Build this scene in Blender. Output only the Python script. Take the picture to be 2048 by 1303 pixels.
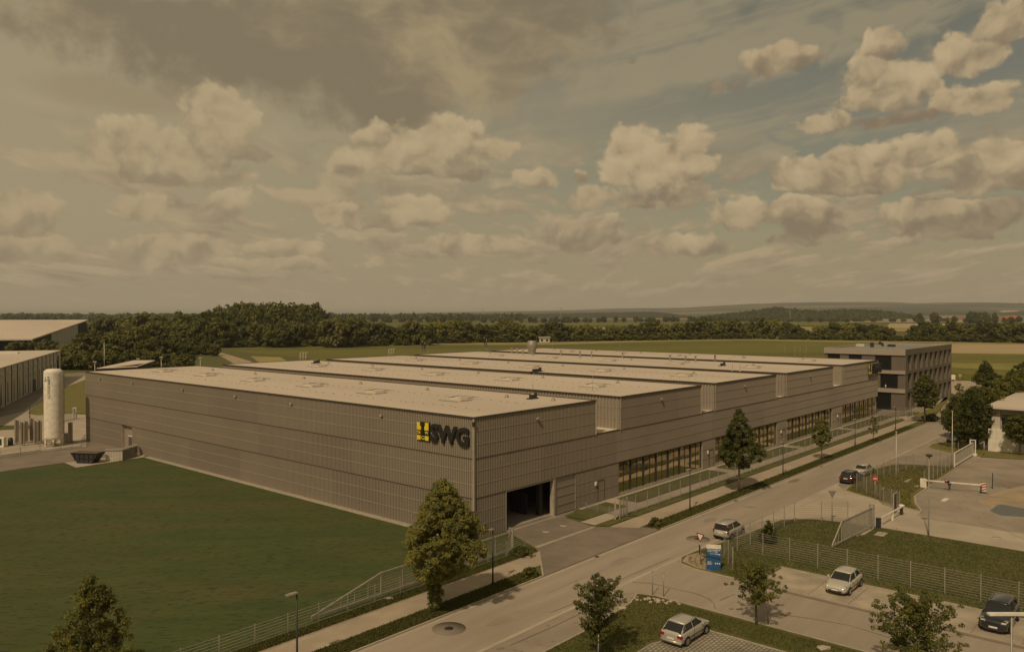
import bpy, bmesh, math, random
import numpy as np
from mathutils import Vector, Matrix
R = math.radians
for o in list(bpy.data.objects): bpy.data.objects.remove(o)
S = bpy.context.scene
COL = S.collection
# ------------------------------------------------------------------ camera
FPX = 1583.0; CAMH = 22.0; PITCH = math.atan(23.5 / FPX)
cd = bpy.data.cameras.new('camera'); cam = bpy.data.objects.new('camera', cd); COL.objects.link(cam)
cam.location = (0, 0, CAMH); cam.rotation_euler = (R(90) - PITCH, 0, 0)
cd.sensor_width = 36.0; cd.lens = 36.0 * FPX / 2048; cd.clip_start = .5; cd.clip_end = 40000
S.camera = cam
S.view_settings.view_transform = 'Standard'; S.view_settings.look = 'None'
S.view_settings.gamma = 1.0; S.view_settings.exposure = -0.15
# ------------------------------------------------------------------ light
SUN_AZ = math.atan2(-0.42, -0.91)          # direction towards the sun, compass angle from +Y
SUN_EL = R(47)
sd = bpy.data.lights.new('sun', 'SUN'); sun = bpy.data.objects.new('sun', sd); COL.objects.link(sun)
sd.energy = 2.5; sd.angle = R(1.8); sd.color = (1.0, 0.80, 0.545)
sdir = Vector((math.sin(SUN_AZ) * math.cos(SUN_EL), math.cos(SUN_AZ) * math.cos(SUN_EL), math.sin(SUN_EL)))
sun.rotation_euler = (-sdir).to_track_quat('-Z', 'Y').to_euler(); sun.location = (0, -50, 120)

W = bpy.data.worlds.new("World"); S.world = W; W.use_nodes = True
nt = W.node_tree; nt.nodes.clear()
class X:
    """tiny expression wrapper over shader math nodes"""
    def __init__(s, k): s.k = k
    def _m(s, op, b=None, c=None, clamp=False):
        n = nt.nodes.new('ShaderNodeMath'); n.operation = op; n.use_clamp = clamp
        for i, q in enumerate((s, b, c)):
            if q is None: continue
            if isinstance(q, X): nt.links.new(q.k, n.inputs[i])
            else: n.inputs[i].default_value = q
        return X(n.outputs[0])
    def __add__(s, b): return s._m('ADD', b)
    __radd__ = __add__
    def __mul__(s, b): return s._m('MULTIPLY', b)
    __rmul__ = __mul__
    def __sub__(s, b): return s._m('SUBTRACT', b)
    def __rsub__(s, b): return (s * -1.0) + b
    def __truediv__(s, b): return s._m('DIVIDE', b)
    def mad(s, b, c): return s._m('MULTIPLY_ADD', b, c)
    def max(s, b): return s._m('MAXIMUM', b)
    def min(s, b): return s._m('MINIMUM', b)
    def gt(s, b): return s._m('GREATER_THAN', b)
    def sat(s): return s._m('ADD', 0.0, clamp=True)
    def step(s, a, b):
        n = nt.nodes.new('ShaderNodeMapRange'); n.interpolation_type = 'SMOOTHSTEP'
        nt.links.new(s.k, n.inputs[0]); n.inputs[1].default_value = a; n.inputs[2].default_value = b
        return X(n.outputs[0])
def lerp(a, b, t): return a + (b - a) * t
def comb(x, y, z=0.0):
    n = nt.nodes.new('ShaderNodeCombineXYZ')
    for i, q in enumerate((x, y, z)):
        if isinstance(q, X): nt.links.new(q.k, n.inputs[i])
        else: n.inputs[i].default_value = q
    return n.outputs[0]
def fbm(vec, scale, detail=4, rough=.55, dist=0.0, col=False):
    n = nt.nodes.new('ShaderNodeTexNoise'); n.noise_dimensions = '2D'
    nt.links.new(vec, n.inputs['Vector']); n.inputs['Scale'].default_value = scale
    n.inputs['Detail'].default_value = detail; n.inputs['Roughness'].default_value = rough
    n.inputs['Distortion'].default_value = dist
    return n.outputs['Color'] if col else X(n.outputs[0])
def mixc(t, a, b):
    n = nt.nodes.new('ShaderNodeMix'); n.data_type = 'RGBA'
    nt.links.new(t.k, n.inputs[0])
    for i, q in ((6, a), (7, b)):
        if isinstance(q, tuple): n.inputs[i].default_value = (*q, 1)
        else: nt.links.new(q, n.inputs[i])
    return n.outputs[2]
def lin(r, g, b, k=1.0):
    f = lambda c: (c / 255 / 12.92 if c / 255 < .04045 else ((c / 255 + .055) / 1.055) ** 2.4) * k
    return (f(r), f(g), f(b))
tc = nt.nodes.new('ShaderNodeTexCoord'); sp = nt.nodes.new('ShaderNodeSeparateXYZ')
nt.links.new(tc.outputs['Generated'], sp.inputs[0])
dx, dy, dz = (X(sp.outputs[i]) for i in range(3))
az = dx._m('ARCTAN2', dy)
el = dz._m('ARCSINE')
P0 = comb(az, el)
wn = nt.nodes.new('ShaderNodeSeparateColor'); nt.links.new(fbm(P0, 9.0, 2, .6, col=True), wn.inputs[0])
wx = X(wn.outputs[0]) - .5; wy = X(wn.outputs[1]) - .5
ax = az + wx * .05; ey = el + wy * .03
ds = nt.nodes.new('ShaderNodeSeparateColor'); nt.links.new(fbm(P0, 40.0, 4, .62, col=True), ds.inputs[0])
ax = ax + (X(ds.outputs[0]) - .5) * .016; ey = ey + (X(ds.outputs[1]) - .5) * .012
detail = X(ds.outputs[2]) - .5
def dirn(px, py):
    a = px - 1024
    return math.atan2(a, FPX), math.atan2(628 - py, math.hypot(a, FPX))
# cumulus lobes: photo-direction centre, half sizes, brightness bias, softness
CL = [  (290,305,130,58,0), (440,262,70,92,.0), (345,355,150,26,-.25), (480,310,55,30,-.35),
        (850,305,165,62,.15), (715,325,62,38,.1), (905,262,85,42,.2), (760,270,50,35,.15), (900,350,130,20,-.45), (975,300,60,30,0),
        (1300,345,105,80,.2), (1375,290,48,50,.2), (1268,290,52,45,.2), (1400,335,45,35,0), (1180,395,62,26,0), (1305,408,95,30,-.55), (1290,420,80,18,-.6),
        (1058,357,46,26,.1), (1150,350,26,19,.05),
        (1785,178,92,50,.1), (1762,98,44,34,-.1), (1935,205,96,36,.1), (1650,245,62,26,0), (1800,240,130,17,-.6),(1735,140,42,40,.05),
        (1935,106,70,44,0.05), (2018,42,62,44,-.05),
        (1435,180,92,27,-.95), (1545,130,78,32,-.40), (1240,134,52,20,-.95),
        (1690,350,150,42,-.05), (1845,300,60,36,-.05), (1740,310,60,36,-.05), (2010,345,130,52,-.1), (1960,385,110,22,-.5),(1700,378,120,16,-.45),
        (1490,432,50,40,.2), (1610,455,85,48,-.5), (1595,412,48,24,.1), (1590,490,70,18,-.75),
        (1900,440,165,48,-.4), (1920,478,130,22,-.75), (1810,425,60,30,-.1),
        (450,410,58,38,.0), (290,415,60,30,-.05), (680,432,62,30,.05), (820,432,88,36,.15), (770,455,110,18,-.35),
        (40,430,90,50,-.1), (60,500,110,30,-.15), (340,500,110,40,-.05), (560,500,70,26,0.05), (1170,470,120,36,-.3), (1360,500,100,26,-.2), (950,490,90,30,0), (540,530,110,22,.1)]
def vm(op, a, b=None, c=None, out=0):
    n = nt.nodes.new('ShaderNodeVectorMath'); n.operation = op
    for i, q in enumerate((a, b, c)):
        if q is None: continue
        if isinstance(q, tuple): n.inputs[i].default_value = q
        else: nt.links.new(q, n.inputs[i])
    return n.outputs[out]
def mixf(t, a, b):
    n = nt.nodes.new('ShaderNodeMix'); n.data_type = 'FLOAT'
    for i, q in ((0, t), (2, a), (3, b)):
        if isinstance(q, X): nt.links.new(q.k, n.inputs[i])
        else: n.inputs[i].default_value = q
    return X(n.outputs[0])
PV = comb(ax, ey, ey)
G = None; Sh = None
for (px, py, rx, ry, bb) in CL:
    ca, ce = dirn(px, py)
    kx = FPX / rx * .96; ky = FPX / ry
    q = vm('MULTIPLY_ADD', PV, (kx, ky, 0), (-ca * kx, -ce * ky, .0))
    d = X(vm('DOT_PRODUCT', q, q, out=1))
    sy_ = ey.mad(ky * .55, -ce * ky * .55 + bb)
    if G is None: G, Sh = d, sy_
    else:
        m = (G - d)._m('MULTIPLY_ADD', 2.5, .5, clamp=True)
        Sh = mixf(m, Sh, sy_); G = G.min(d)
def vor(vec, scale, feat='F1'):
    n = nt.nodes.new('ShaderNodeTexVoronoi'); n.voronoi_dimensions = '2D'; n.feature = feat
    nt.links.new(vec, n.inputs['Vector']); n.inputs['Scale'].default_value = scale
    return X(n.outputs['Distance'])
PW = comb(ax, ey * 1.15)
v1 = vor(PW, 34); v2 = vor(PW, 85)
PW2 = comb(ax + .007, ey * 1.15 - .012)
g1 = vor(PW2, 34)
puff = (.45 - v1) * 1.15 + (.45 - v2) * .55
Fd = (.84 - G) + puff * .66 + detail * .62
# flat bases: the field falls off faster where the lobe's local height is low
Fd = Fd + (Sh + .34).min(0.0) * 1.5
mask = Fd.step(-.12, .40)
b0 = fbm(comb(ax, ey), 22, 3, .55); b1 = fbm(comb(ax + .008, ey - .014), 22, 3, .55)
billow = (b1 - b0) * -1.5 + (g1 - v1) * .42
shade = (Sh * .70 + billow * .8 + .52 + detail * .30 + (.4 - v2) * .12).sat()
# far small cumulus, shrinking towards the horizon
iz = (dz.max(0.0) + .085)._m("POWER", -1.0)
lgy = (dz.max(0.0) + .085)._m('LOGARITHM', 2.718)
lx_ = az * iz * .42 + wx * .12; ly_ = lgy * 1.15 + wy * .12
l1 = fbm(comb(lx_, ly_, .3), 4.2, 6, .60)
l2 = fbm(comb(lx_ - .03, ly_ + .07, .3), 4.2, 3, .60)
lay = (l1 + puff * .07).step(.46, .55) * el.step(.26, .13) * el.step(.0, .045) * .9
lsh = ((l1 - l2) * 2.6 + .52 + detail * .6).sat()
# high streaks
st = fbm(comb(az * 1.6 + wy, (el - az * .17) * 15.0), 1.5, 4, .55, .3)
cir = (st.step(.40, .66) * el.step(.10, .22) * az.step(-.75, .25)) * .62
# dark sheet top left
ca, ce = dirn(620, 40)
x = (ax - ca) * 2.75; y = (ey - ce - ax * -.05) * 9.2
ca2, ce2 = dirn(770, 165); x2 = (ax - ca2) * 9.5; y2 = (ey - ce2) * 17.0
ca3, ce3 = dirn(1010, 30); x3 = (ax - ca3) * 8.0; y3 = (ey - ce3) * 20.0
shf = (1.0 - (x * x + y * y)).max(1.0 - (x2 * x2 + y2 * y2)).max(1.0 - (x3 * x3 + y3 * y3))
sheet = (shf + detail * .9 + wx * 1.3).step(-.40, .45) * .95
ca4, ce4 = dirn(260, 195); x4 = (ax - ca4) * 10.0; y4 = (ey - ce4) * 42.0
sheet2 = ((1.0 - (x4 * x4 + y4 * y4)) + detail * .7).step(-.3, .9) * .6
K = 10.0 / (2 ** S.view_settings.exposure)     # so that strength .1 shows these values
sky = nt.nodes.new('ShaderNodeTexSky'); sky.sky_type = 'NISHITA'; sky.sun_disc = False
sky.sun_elevation = SUN_EL; sky.sun_rotation = SUN_AZ; sky.dust_density = 3.0; sky.altitude = 450
tint = nt.nodes.new('ShaderNodeMix'); tint.data_type = 'RGBA'; tint.blend_type = 'MULTIPLY'; tint.inputs[0].default_value = 1
nt.links.new(sky.outputs[0], tint.inputs[6]); tint.inputs[7].default_value = (.80, .56, .30, 1)
left = az.step(.50, -.55)
clear = mixc(left * .85 + .10, tint.outputs[2], lin(161, 147, 116, K))
clear = mixc(el.step(.16, .0) * .8, clear, lin(158, 142, 110, K))
c = mixc(cir, clear, lin(160, 146, 115, K))
far = mixc(lsh, lin(138, 122, 98, K), lin(176, 156, 122, K))
c = mixc(lay, c, far)
c = mixc(sheet2, c, lin(146, 130, 102, K))
darks = mixc((fbm(comb(az * 1.0 + wx * .1, el * 2.2 + wy * .1), 4.0, 5, .62) + puff * .05).step(.42, .74), lin(126, 113, 91, K), lin(160, 143, 109, K))
c = mixc(sheet, c, darks)
nc = nt.nodes.new('ShaderNodeValToRGB'); nt.links.new(shade.k, nc.inputs[0])
for i, (p, q) in enumerate(((0, (128, 112, 91)), (.28, (146, 129, 102)), (.6, (175, 154, 120)), (1, (190, 168, 131)))):
    e = nc.color_ramp.elements[i] if i < 2 else nc.color_ramp.elements.new(p)
    e.position = p; e.color = (*lin(*q), 1)
mul = nt.nodes.new('ShaderNodeVectorMath'); mul.operation = 'SCALE'; nt.links.new(nc.outputs[0], mul.inputs[0]); mul.inputs['Scale'].default_value = K
nearc = mixc(left * .35, mul.outputs[0], lin(165, 149, 116, K))
c = mixc(mask * .94, c, nearc)
c = mixc(dz.step(.012, -.012), c, lin(90, 80, 55, K * .5))
bg = nt.nodes.new('ShaderNodeBackground'); bg.inputs['Strength'].default_value = 0.1
nt.links.new(c, bg.inputs[0])
wo = nt.nodes.new('ShaderNodeOutputWorld'); nt.links.new(bg.outputs[0], wo.inputs[0])
# ------------------------------------------------------------------ geometry helpers
C0 = Vector((-3.72, 76.5, 0)); ROT = math.atan2(.7547, .6561)      # hall corner; local x runs along the street front
UU = Vector((-.7547, .6561, 0)); VV = Vector((.6561, .7547, 0))
def uv(u, v, z=0.0): p = C0 + UU * u + VV * v; return Vector((p.x, p.y, z))
def at(px, py, z=0.0):
    a = (px - 1024) / FPX; b = (651.5 - py) / FPX
    Y = math.cos(PITCH) + b * math.sin(PITCH); Z = b * math.cos(PITCH) - math.sin(PITCH)
    t = (z - CAMH) / Z
    return Vector((a * t, Y * t, z))
def atd(px, D, z=0.0): return Vector(((px - 1024) / FPX * D, D, z))
def tag(o, label=None, cat=None, group=None, kind=None):
    if label: o['label'] = label
    if cat: o['category'] = cat
    if group: o['group'] = group
    if kind: o['kind'] = kind
    return o
def empty(name, loc, rz=0.0, label=None, cat=None, group=None):
    o = bpy.data.objects.new(name, None); COL.objects.link(o); o.location = loc; o.rotation_euler = (0, 0, rz)
    o.empty_display_size = .3
    return tag(o, label, cat, group)
class MB:
    def __init__(s): s.v = []; s.f = []; s.m = []; s.sm = []
    def add(s, vs, fs, mi=0, smooth=False):
        n = len(s.v); s.v += [tuple(p) for p in vs]; s.f += [tuple(i + n for i in f) for f in fs]
        s.m += [mi] * len(fs); s.sm += [smooth] * len(fs); return s
    def box(s, x0, x1, y0, y1, z0, z1, mi=0):
        v = [(x, y, z) for z in (z0, z1) for y in (y0, y1) for x in (x0, x1)]
        return s.add(v, [(0, 2, 3, 1), (4, 5, 7, 6), (0, 1, 5, 4), (1, 3, 7, 5), (3, 2, 6, 7), (2, 0, 4, 6)], mi)
    def quad(s, a, b, c, d, mi=0): return s.add([a, b, c, d], [(0, 1, 2, 3)], mi)
    def bar(s, a, b, w=.05, h=None, mi=0, caps=True):
        a = Vector(a); b = Vector(b); d = (b - a)
        if d.length < 1e-6: return s
        d.normalize(); up = Vector((0, 0, 1)) if abs(d.z) < .95 else Vector((1, 0, 0))
        x = d.cross(up).normalized(); y = x.cross(d).normalized(); h = h or w
        q = [(-w / 2, -h / 2), (w / 2, -h / 2), (w / 2, h / 2), (-w / 2, h / 2)]
        v = [p + x * i + y * j for p in (a, b) for i, j in q]
        f = [(0, 1, 5, 4), (1, 2, 6, 5), (2, 3, 7, 6), (3, 0, 4, 7)] + ([(3, 2, 1, 0), (4, 5, 6, 7)] if caps else [])
        return s.add(v, f, mi)
    def tube(s, pts, rad, n=8, mi=0, smooth=True, cap=True):
        pts = [Vector(p) for p in pts]; rad = rad if isinstance(rad, (list, tuple)) else [rad] * len(pts)
        vs = []; fs = []
        for i, p in enumerate(pts):
            d = (pts[min(i + 1, len(pts) - 1)] - pts[max(i - 1, 0)]).normalized()
            up = Vector((0, 0, 1)) if abs(d.z) < .9 else Vector((1, 0, 0))
            x = d.cross(up).normalized(); y = x.cross(d).normalized()
            for k in range(n):
                a = 2 * math.pi * k / n; vs.append(p + (x * math.cos(a) + y * math.sin(a)) * rad[i])
        for i in range(len(pts) - 1):
            for k in range(n):
                k2 = (k + 1) % n; fs.append((i * n + k, i * n + k2, (i + 1) * n + k2, (i + 1) * n + k))
        s.add(vs, fs, mi, smooth)
        if cap:
            b = len(s.v) - len(vs)
            s.f += [tuple(b + k for k in reversed(range(n))), tuple(b + (len(pts) - 1) * n + k for k in range(n))]
            s.m += [mi, mi]; s.sm += [False, False]
        return s
    def lathe(s, prof, c=(0, 0), n=24, mi=0, smooth=True):
        vs = []; fs = []
        for r, z in prof:
            for k in range(n):
                a = 2 * math.pi * k / n; vs.append((c[0] + r * math.cos(a), c[1] + r * math.sin(a), z))
        for i in range(len(prof) - 1):
            for k in range(n):
                k2 = (k + 1) % n; fs.append((i * n + k, i * n + k2, (i + 1) * n + k2, (i + 1) * n + k))
        return s.add(vs, fs, mi, smooth)
    def loft(s, rings, mi=0, closed=True, cap=True, smooth=True):
        n = len(rings[0]); vs = [p for r in rings for p in r]; fs = []
        for i in range(len(rings) - 1):
            for k in range(n if closed else n - 1):
                k2 = (k + 1) % n; fs.append((i * n + k, i * n + k2, (i + 1) * n + k2, (i + 1) * n + k))
        b = len(s.v); s.add(vs, fs, mi, smooth)
        if cap and closed:
            s.f += [tuple(b + k for k in reversed(range(n))), tuple(b + (len(rings) - 1) * n + k for k in range(n))]; s.m += [mi] * 2; s.sm += [smooth] * 2
        return s
    def build(s, name, mats, parent=None, label=None, cat=None, group=None, kind=None, loc=None, rz=0.0):
        me = bpy.data.meshes.new(name); me.from_pydata(s.v, [], s.f)
        for m in (mats if isinstance(mats, (list, tuple)) else [mats]): me.materials.append(m)
        me.polygons.foreach_set('material_index', s.m); me.polygons.foreach_set('use_smooth', s.sm)
        me.validate(); me.update()
        o = bpy.data.objects.new(name, me); COL.objects.link(o)
        if parent: o.parent = parent
        if loc is not None: o.location = loc
        o.rotation_euler = (0, 0, rz)
        return tag(o, label, cat, group, kind)
def copy_tree(o, parent=None):
    c = o.copy(); COL.objects.link(c); c.parent = parent
    for ch in [k for k in bpy.data.objects if k.parent == o]: copy_tree(ch, c)
    return c
def poly(name, pts, mat, z, kind='structure', smooth=0, label=None):
    """flat ground sheet from world points"""
    P = [Vector((p[0], p[1], 0)) for p in pts]
    for _ in range(smooth):
        Q = []
        for i in range(len(P)):
            a, b = P[i], P[(i + 1) % len(P)]; Q += [a * .75 + b * .25, a * .25 + b * .75]
        P = Q
    bm = bmesh.new(); vs = [bm.verts.new((p.x, p.y, z)) for p in P]; f = bm.faces.new(vs)
    if f.normal.z < 0 or True:
        bm.normal_update()
        if f.normal.z < 0: f.normal_flip()
    bmesh.ops.triangulate(bm, faces=[f]); me = bpy.data.meshes.new(name); bm.to_mesh(me); bm.free()
    me.materials.append(mat); o = bpy.data.objects.new(name, me); COL.objects.link(o)
    return tag(o, kind=kind)
def UVs(l): return [uv(*p) for p in l]
def kerb(pts, mat, w=.14, h=.11, name='kerb', z0=-.02):
    mb = MB(); P = [Vector(p) for p in pts]; rings = []
    for i, p in enumerate(P):
        d = (P[min(i + 1, len(P) - 1)] - P[max(i - 1, 0)]); d.z = 0; d.normalize(); nx = Vector((-d.y, d.x, 0)) * w / 2
        rings.append([(p.x - nx.x, p.y - nx.y, z0), (p.x + nx.x, p.y + nx.y, z0), (p.x + nx.x, p.y + nx.y, h), (p.x - nx.x, p.y - nx.y, h)])
    mb.loft(rings, smooth=False); return mb.build(name, mat, kind='structure')
# ------------------------------------------------------------------ materials
def L(r, g, b): return lin(r, g, b)
def noisy(name, c1, c2, scale=1.0, rough=.85, c3=None, s3=.05, a3=.5, bump=0.0, bscale=None, detail=5, metallic=0.0, spec=.3, stretch=None, obj=False, speck=None):
    m = bpy.data.materials.new(name); m.use_nodes = True; t = m.node_tree; N = t.nodes; K_ = t.links
    b = N['Principled BSDF']; b.inputs['Roughness'].default_value = rough; b.inputs['Metallic'].default_value = metallic
    b.inputs['Specular IOR Level'].default_value = spec
    if obj: co = N.new('ShaderNodeTexCoord').outputs['Object']
    else: co = N.new('ShaderNodeNewGeometry').outputs['Position']
    if stretch:
        mp = N.new('ShaderNodeMapping'); mp.vector_type = 'TEXTURE'; mp.inputs['Rotation'].default_value = (0, 0, stretch[3] if len(stretch) > 3 else 0); mp.inputs['Scale'].default_value = [1 / q for q in stretch[:3]]
        K_.new(co, mp.inputs[0]); co = mp.outputs[0]
    def nz(sc, d=detail):
        n = N.new('ShaderNodeTexNoise'); n.inputs['Scale'].default_value = sc; n.inputs['Detail'].default_value = d; n.inputs['Roughness'].default_value = .6
        K_.new(co, n.inputs['Vector']); return n.outputs[0]
    def ramp(src, lo, hi):
        r = N.new('ShaderNodeMapRange'); r.inputs[1].default_value = lo; r.inputs[2].default_value = hi; K_.new(src, r.inputs[0]); return r.outputs[0]
    def mx(f, a, c):
        n = N.new('ShaderNodeMix'); n.data_type = 'RGBA'; K_.new(f, n.inputs[0])
        for i, q in ((6, a), (7, c)):
            if isinstance(q, tuple): n.inputs[i].default_value = (*q, 1)
            else: K_.new(q, n.inputs[i])
        return n.outputs[2]
    o = mx(ramp(nz(scale), .35, .65), c1, c2)
    if c3:
        f = ramp(nz(s3, 4), .45, .68); mm = N.new('ShaderNodeMath'); mm.operation = 'MULTIPLY'; K_.new(f, mm.inputs[0]); mm.inputs[1].default_value = a3
        o = mx(mm.outputs[0], o, c3)
    if speck:
        o = mx(ramp(nz(speck[1], 2), speck[2], speck[2] + .05), o, speck[0])
    K_.new(o, b.inputs['Base Color'])
    if bump:
        bp = N.new('ShaderNodeBump'); bp.inputs['Strength'].default_value = bump; bp.inputs['Distance'].default_value = .05
        K_.new(nz(bscale or scale * 3, 3), bp.inputs['Height']); K_.new(bp.outputs[0], b.inputs['Normal'])
    return m
def plain(name, c, rough=.6, metallic=0.0, spec=.4, coat=0.0, var=.12, vs=1.5):
    d = tuple(x * (1 - var) for x in c); e = tuple(min(1, x * (1 + var)) for x in c)
    m = noisy(name, d, e, vs, rough, metallic=metallic, spec=spec, obj=True, detail=3)
    m.node_tree.nodes['Principled BSDF'].inputs['Coat Weight'].default_value = coat
    return m
def leafmat(name, c, tr=.42, var=.35):
    m = bpy.data.materials.new(name); m.use_nodes = True; t = m.node_tree; N = t.nodes; b = N['Principled BSDF']
    b.inputs['Roughness'].default_value = .65; b.inputs['Specular IOR Level'].default_value = .25
    n = N.new('ShaderNodeTexNoise'); n.inputs['Scale'].default_value = .9; n.inputs['Detail'].default_value = 3
    g = N.new('ShaderNodeNewGeometry'); t.links.new(g.outputs['Position'], n.inputs['Vector'])
    oi = N.new('ShaderNodeObjectInfo')
    ad = N.new('ShaderNodeMath'); ad.operation = 'MULTIPLY_ADD'; t.links.new(oi.outputs['Random'], ad.inputs[0]); ad.inputs[1].default_value = .5; t.links.new(n.outputs[0], ad.inputs[2])
    r = N.new('ShaderNodeMapRange'); r.inputs[1].default_value = .4; r.inputs[2].default_value = 1.1; t.links.new(ad.outputs[0], r.inputs[0])
    mx = N.new('ShaderNodeMix'); mx.data_type = 'RGBA'; t.links.new(r.outputs[0], mx.inputs[0])
    mx.inputs[6].default_value = (c[0] * (1 - var), c[1] * (1 - var * .8), c[2] * (1 - var), 1); mx.inputs[7].default_value = (c[0] * (1 + var * 1.2), c[1] * (1 + var), c[2] * (1 + var * .3), 1)
    t.links.new(mx.outputs[2], b.inputs['Base Color'])
    tl = N.new('ShaderNodeBsdfTranslucent'); t.links.new(mx.outputs[2], tl.inputs[0])
    ms = N.new('ShaderNodeMixShader'); ms.inputs[0].default_value = tr; t.links.new(b.outputs[0], ms.inputs[1]); t.links.new(tl.outputs[0], ms.inputs[2])
    t.links.new(ms.outputs[0], N['Material Output'].inputs[0]); return m
def glassmat(name, refl=.35, dark=(.015, .014, .012), tint=(.9, .88, .8), rough=.02, bump=0.0):
    m = bpy.data.materials.new(name); m.use_nodes = True; t = m.node_tree; N = t.nodes; b = N['Principled BSDF']
    b.inputs['Base Color'].default_value = (*dark, 1); b.inputs['Roughness'].default_value = .3; b.inputs['Specular IOR Level'].default_value = .2
    g = N.new('ShaderNodeBsdfGlossy'); g.inputs['Color'].default_value = (*tint, 1); g.inputs['Roughness'].default_value = rough
    if bump:
        n = N.new('ShaderNodeTexNoise'); n.inputs['Scale'].default_value = .35; ge = N.new('ShaderNodeNewGeometry'); t.links.new(ge.outputs['Position'], n.inputs['Vector'])
        bp = N.new('ShaderNodeBump'); bp.inputs['Strength'].default_value = bump; bp.inputs['Distance'].default_value = .2; t.links.new(n.outputs[0], bp.inputs['Height']); t.links.new(bp.outputs[0], g.inputs['Normal'])
    lw = N.new('ShaderNodeFresnel'); lw.inputs['IOR'].default_value = 1.5
    ma = N.new('ShaderNodeMath'); ma.operation = 'MULTIPLY_ADD'; ma.use_clamp = True; t.links.new(lw.outputs[0], ma.inputs[0]); ma.inputs[1].default_value = 1.0; ma.inputs[2].default_value = refl
    ms = N.new('ShaderNodeMixShader'); t.links.new(ma.outputs[0], ms.inputs[0]); t.links.new(b.outputs[0], ms.inputs[1]); t.links.new(g.outputs[0], ms.inputs[2])
    t.links.new(ms.outputs[0], N['Material Output'].inputs[0]); return m
M = {}
M['field'] = noisy('field_green', (.085, .090, .022), (.115, .115, .028), .02, c3=(.14, .125, .04), s3=.006, a3=.6)
M['lawn'] = noisy('lawn', (.050, .070, .018), (.070, .086, .023), .30, .9, c3=(.102, .084, .030), s3=.09, a3=.62, bump=.6, bscale=5, stretch=(.45, 1.6, 1, .1), speck=((.034, .046, .010), 2.2, .57))
M['grass'] = noisy('verge_grass', (.080, .086, .023), (.112, .108, .032), .5, .9, c3=(.155, .125, .055), s3=.25, a3=.45, bump=.4, bscale=8, speck=((.055, .062, .016), 5.0, .60))
M['grass_sun'] = noisy('sunlit_grass', (.135, .125, .030), (.20, .17, .052), .5, .9, c3=(.21, .16, .06), s3=.2, a3=.6, bump=.5, bscale=8, speck=((.085, .085, .02), 5.0, .58))  # brighter copy of the verge grass, sunlight put into its colour
M['corn'] = noisy('corn_field', (.125, .118, .022), (.175, .155, .030), .25, .9, c3=(.085, .088, .020), s3=.010, a3=.8, bump=.9, bscale=1.0, stretch=(.25, 1.5, 1, .25))
M['straw'] = noisy('harvested_field', (.36, .27, .15), (.43, .33, .19), .06, .9, c3=(.30, .23, .12), s3=.01, stretch=(.3, 1.4, 1, .0))
M['yellow'] = noisy('ripe_field', (.26, .22, .075), (.33, .27, .10), .05, .9, c3=(.18, .16, .05), s3=.008)
M['asphalt'] = noisy('asphalt', (.310, .256, .198), (.370, .305, .236), .30, .88, c3=(.262, .218, .168), s3=.12, a3=.75, bump=.15, bscale=14, stretch=(.22, 1.6, 1, ROT), speck=((.42, .35, .27), 18, .63))
M['asphalt_dark'] = noisy('dark_asphalt', (.205, .166, .126), (.255, .206, .156), .5, .85, c3=(.15, .125, .098), s3=.2, a3=.6, bump=.1, bscale=14)
M['yard'] = noisy('yard_asphalt', (.295, .243, .188), (.355, .293, .225), .3, .88, c3=(.215, .182, .142), s3=.12, a3=.8, bump=.1, bscale=12, speck=((.20, .165, .125), .9, .64))
M['concrete'] = noisy('concrete', (.40, .335, .255), (.465, .39, .295), .4, .85, c3=(.33, .275, .21), s3=.15, a3=.7)
M['sidewalk'] = noisy('sidewalk', (.37, .295, .215), (.43, .345, .25), .5, .88, c3=(.29, .235, .17), s3=.2, a3=.7)
M['kerb'] = noisy('kerb_stone', (.34, .29, .215), (.44, .37, .28), 1.2, .8)
M['gravel'] = noisy('gravel', (.28, .25, .20), (.44, .39, .31), 5, .9, bump=.5, bscale=12)
M['dirt'] = noisy('dirt', (.34, .26, .165), (.42, .32, .20), .35, .9, c3=(.25, .205, .15), s3=.3, a3=.85, speck=((.42, .25, .10), .8, .60))
def pavermat(name, c1, c2, mort, sc=1.0):
    m = bpy.data.materials.new(name); m.use_nodes = True; t = m.node_tree; N = t.nodes; b = N['Principled BSDF']; b.inputs['Roughness'].default_value = .9
    g = N.new('ShaderNodeNewGeometry'); mp = N.new('ShaderNodeMapping'); mp.inputs['Rotation'].default_value = (0, 0, -ROT); t.links.new(g.outputs['Position'], mp.inputs[0])
    br = N.new('ShaderNodeTexBrick'); t.links.new(mp.outputs[0], br.inputs[0]); br.inputs['Scale'].default_value = sc
    br.inputs['Color1'].default_value = (*c1, 1); br.inputs['Color2'].default_value = (*c2, 1); br.inputs['Mortar'].default_value = (*mort, 1)
    br.inputs['Mortar Size'].default_value = .035; br.inputs['Brick Width'].default_value = .42; br.inputs['Row Height'].default_value = .26
    n = N.new('ShaderNodeTexNoise'); n.inputs['Scale'].default_value = .5; n.inputs['Detail'].default_value = 6; t.links.new(g.outputs['Position'], n.inputs['Vector'])
    r = N.new('ShaderNodeMapRange'); r.inputs[1].default_value = .35; r.inputs[2].default_value = .65; r.inputs[3].default_value = .75; r.inputs[4].default_value = 1.1; t.links.new(n.outputs[0], r.inputs[0])
    vm_ = N.new('ShaderNodeVectorMath'); vm_.operation = 'SCALE'; t.links.new(br.outputs[0], vm_.inputs[0]); t.links.new(r.outputs[0], vm_.inputs['Scale'])
    t.links.new(vm_.outputs[0], b.inputs['Base Color']); return m
M['paver_grass'] = pavermat('grass_joint_pavers', (.34, .30, .24), (.30, .26, .21), (.11, .10, .045))
M['paver'] = pavermat('parking_pavers', (.42, .35, .26), (.45, .375, .28), (.34, .28, .20), 2.0)
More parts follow.
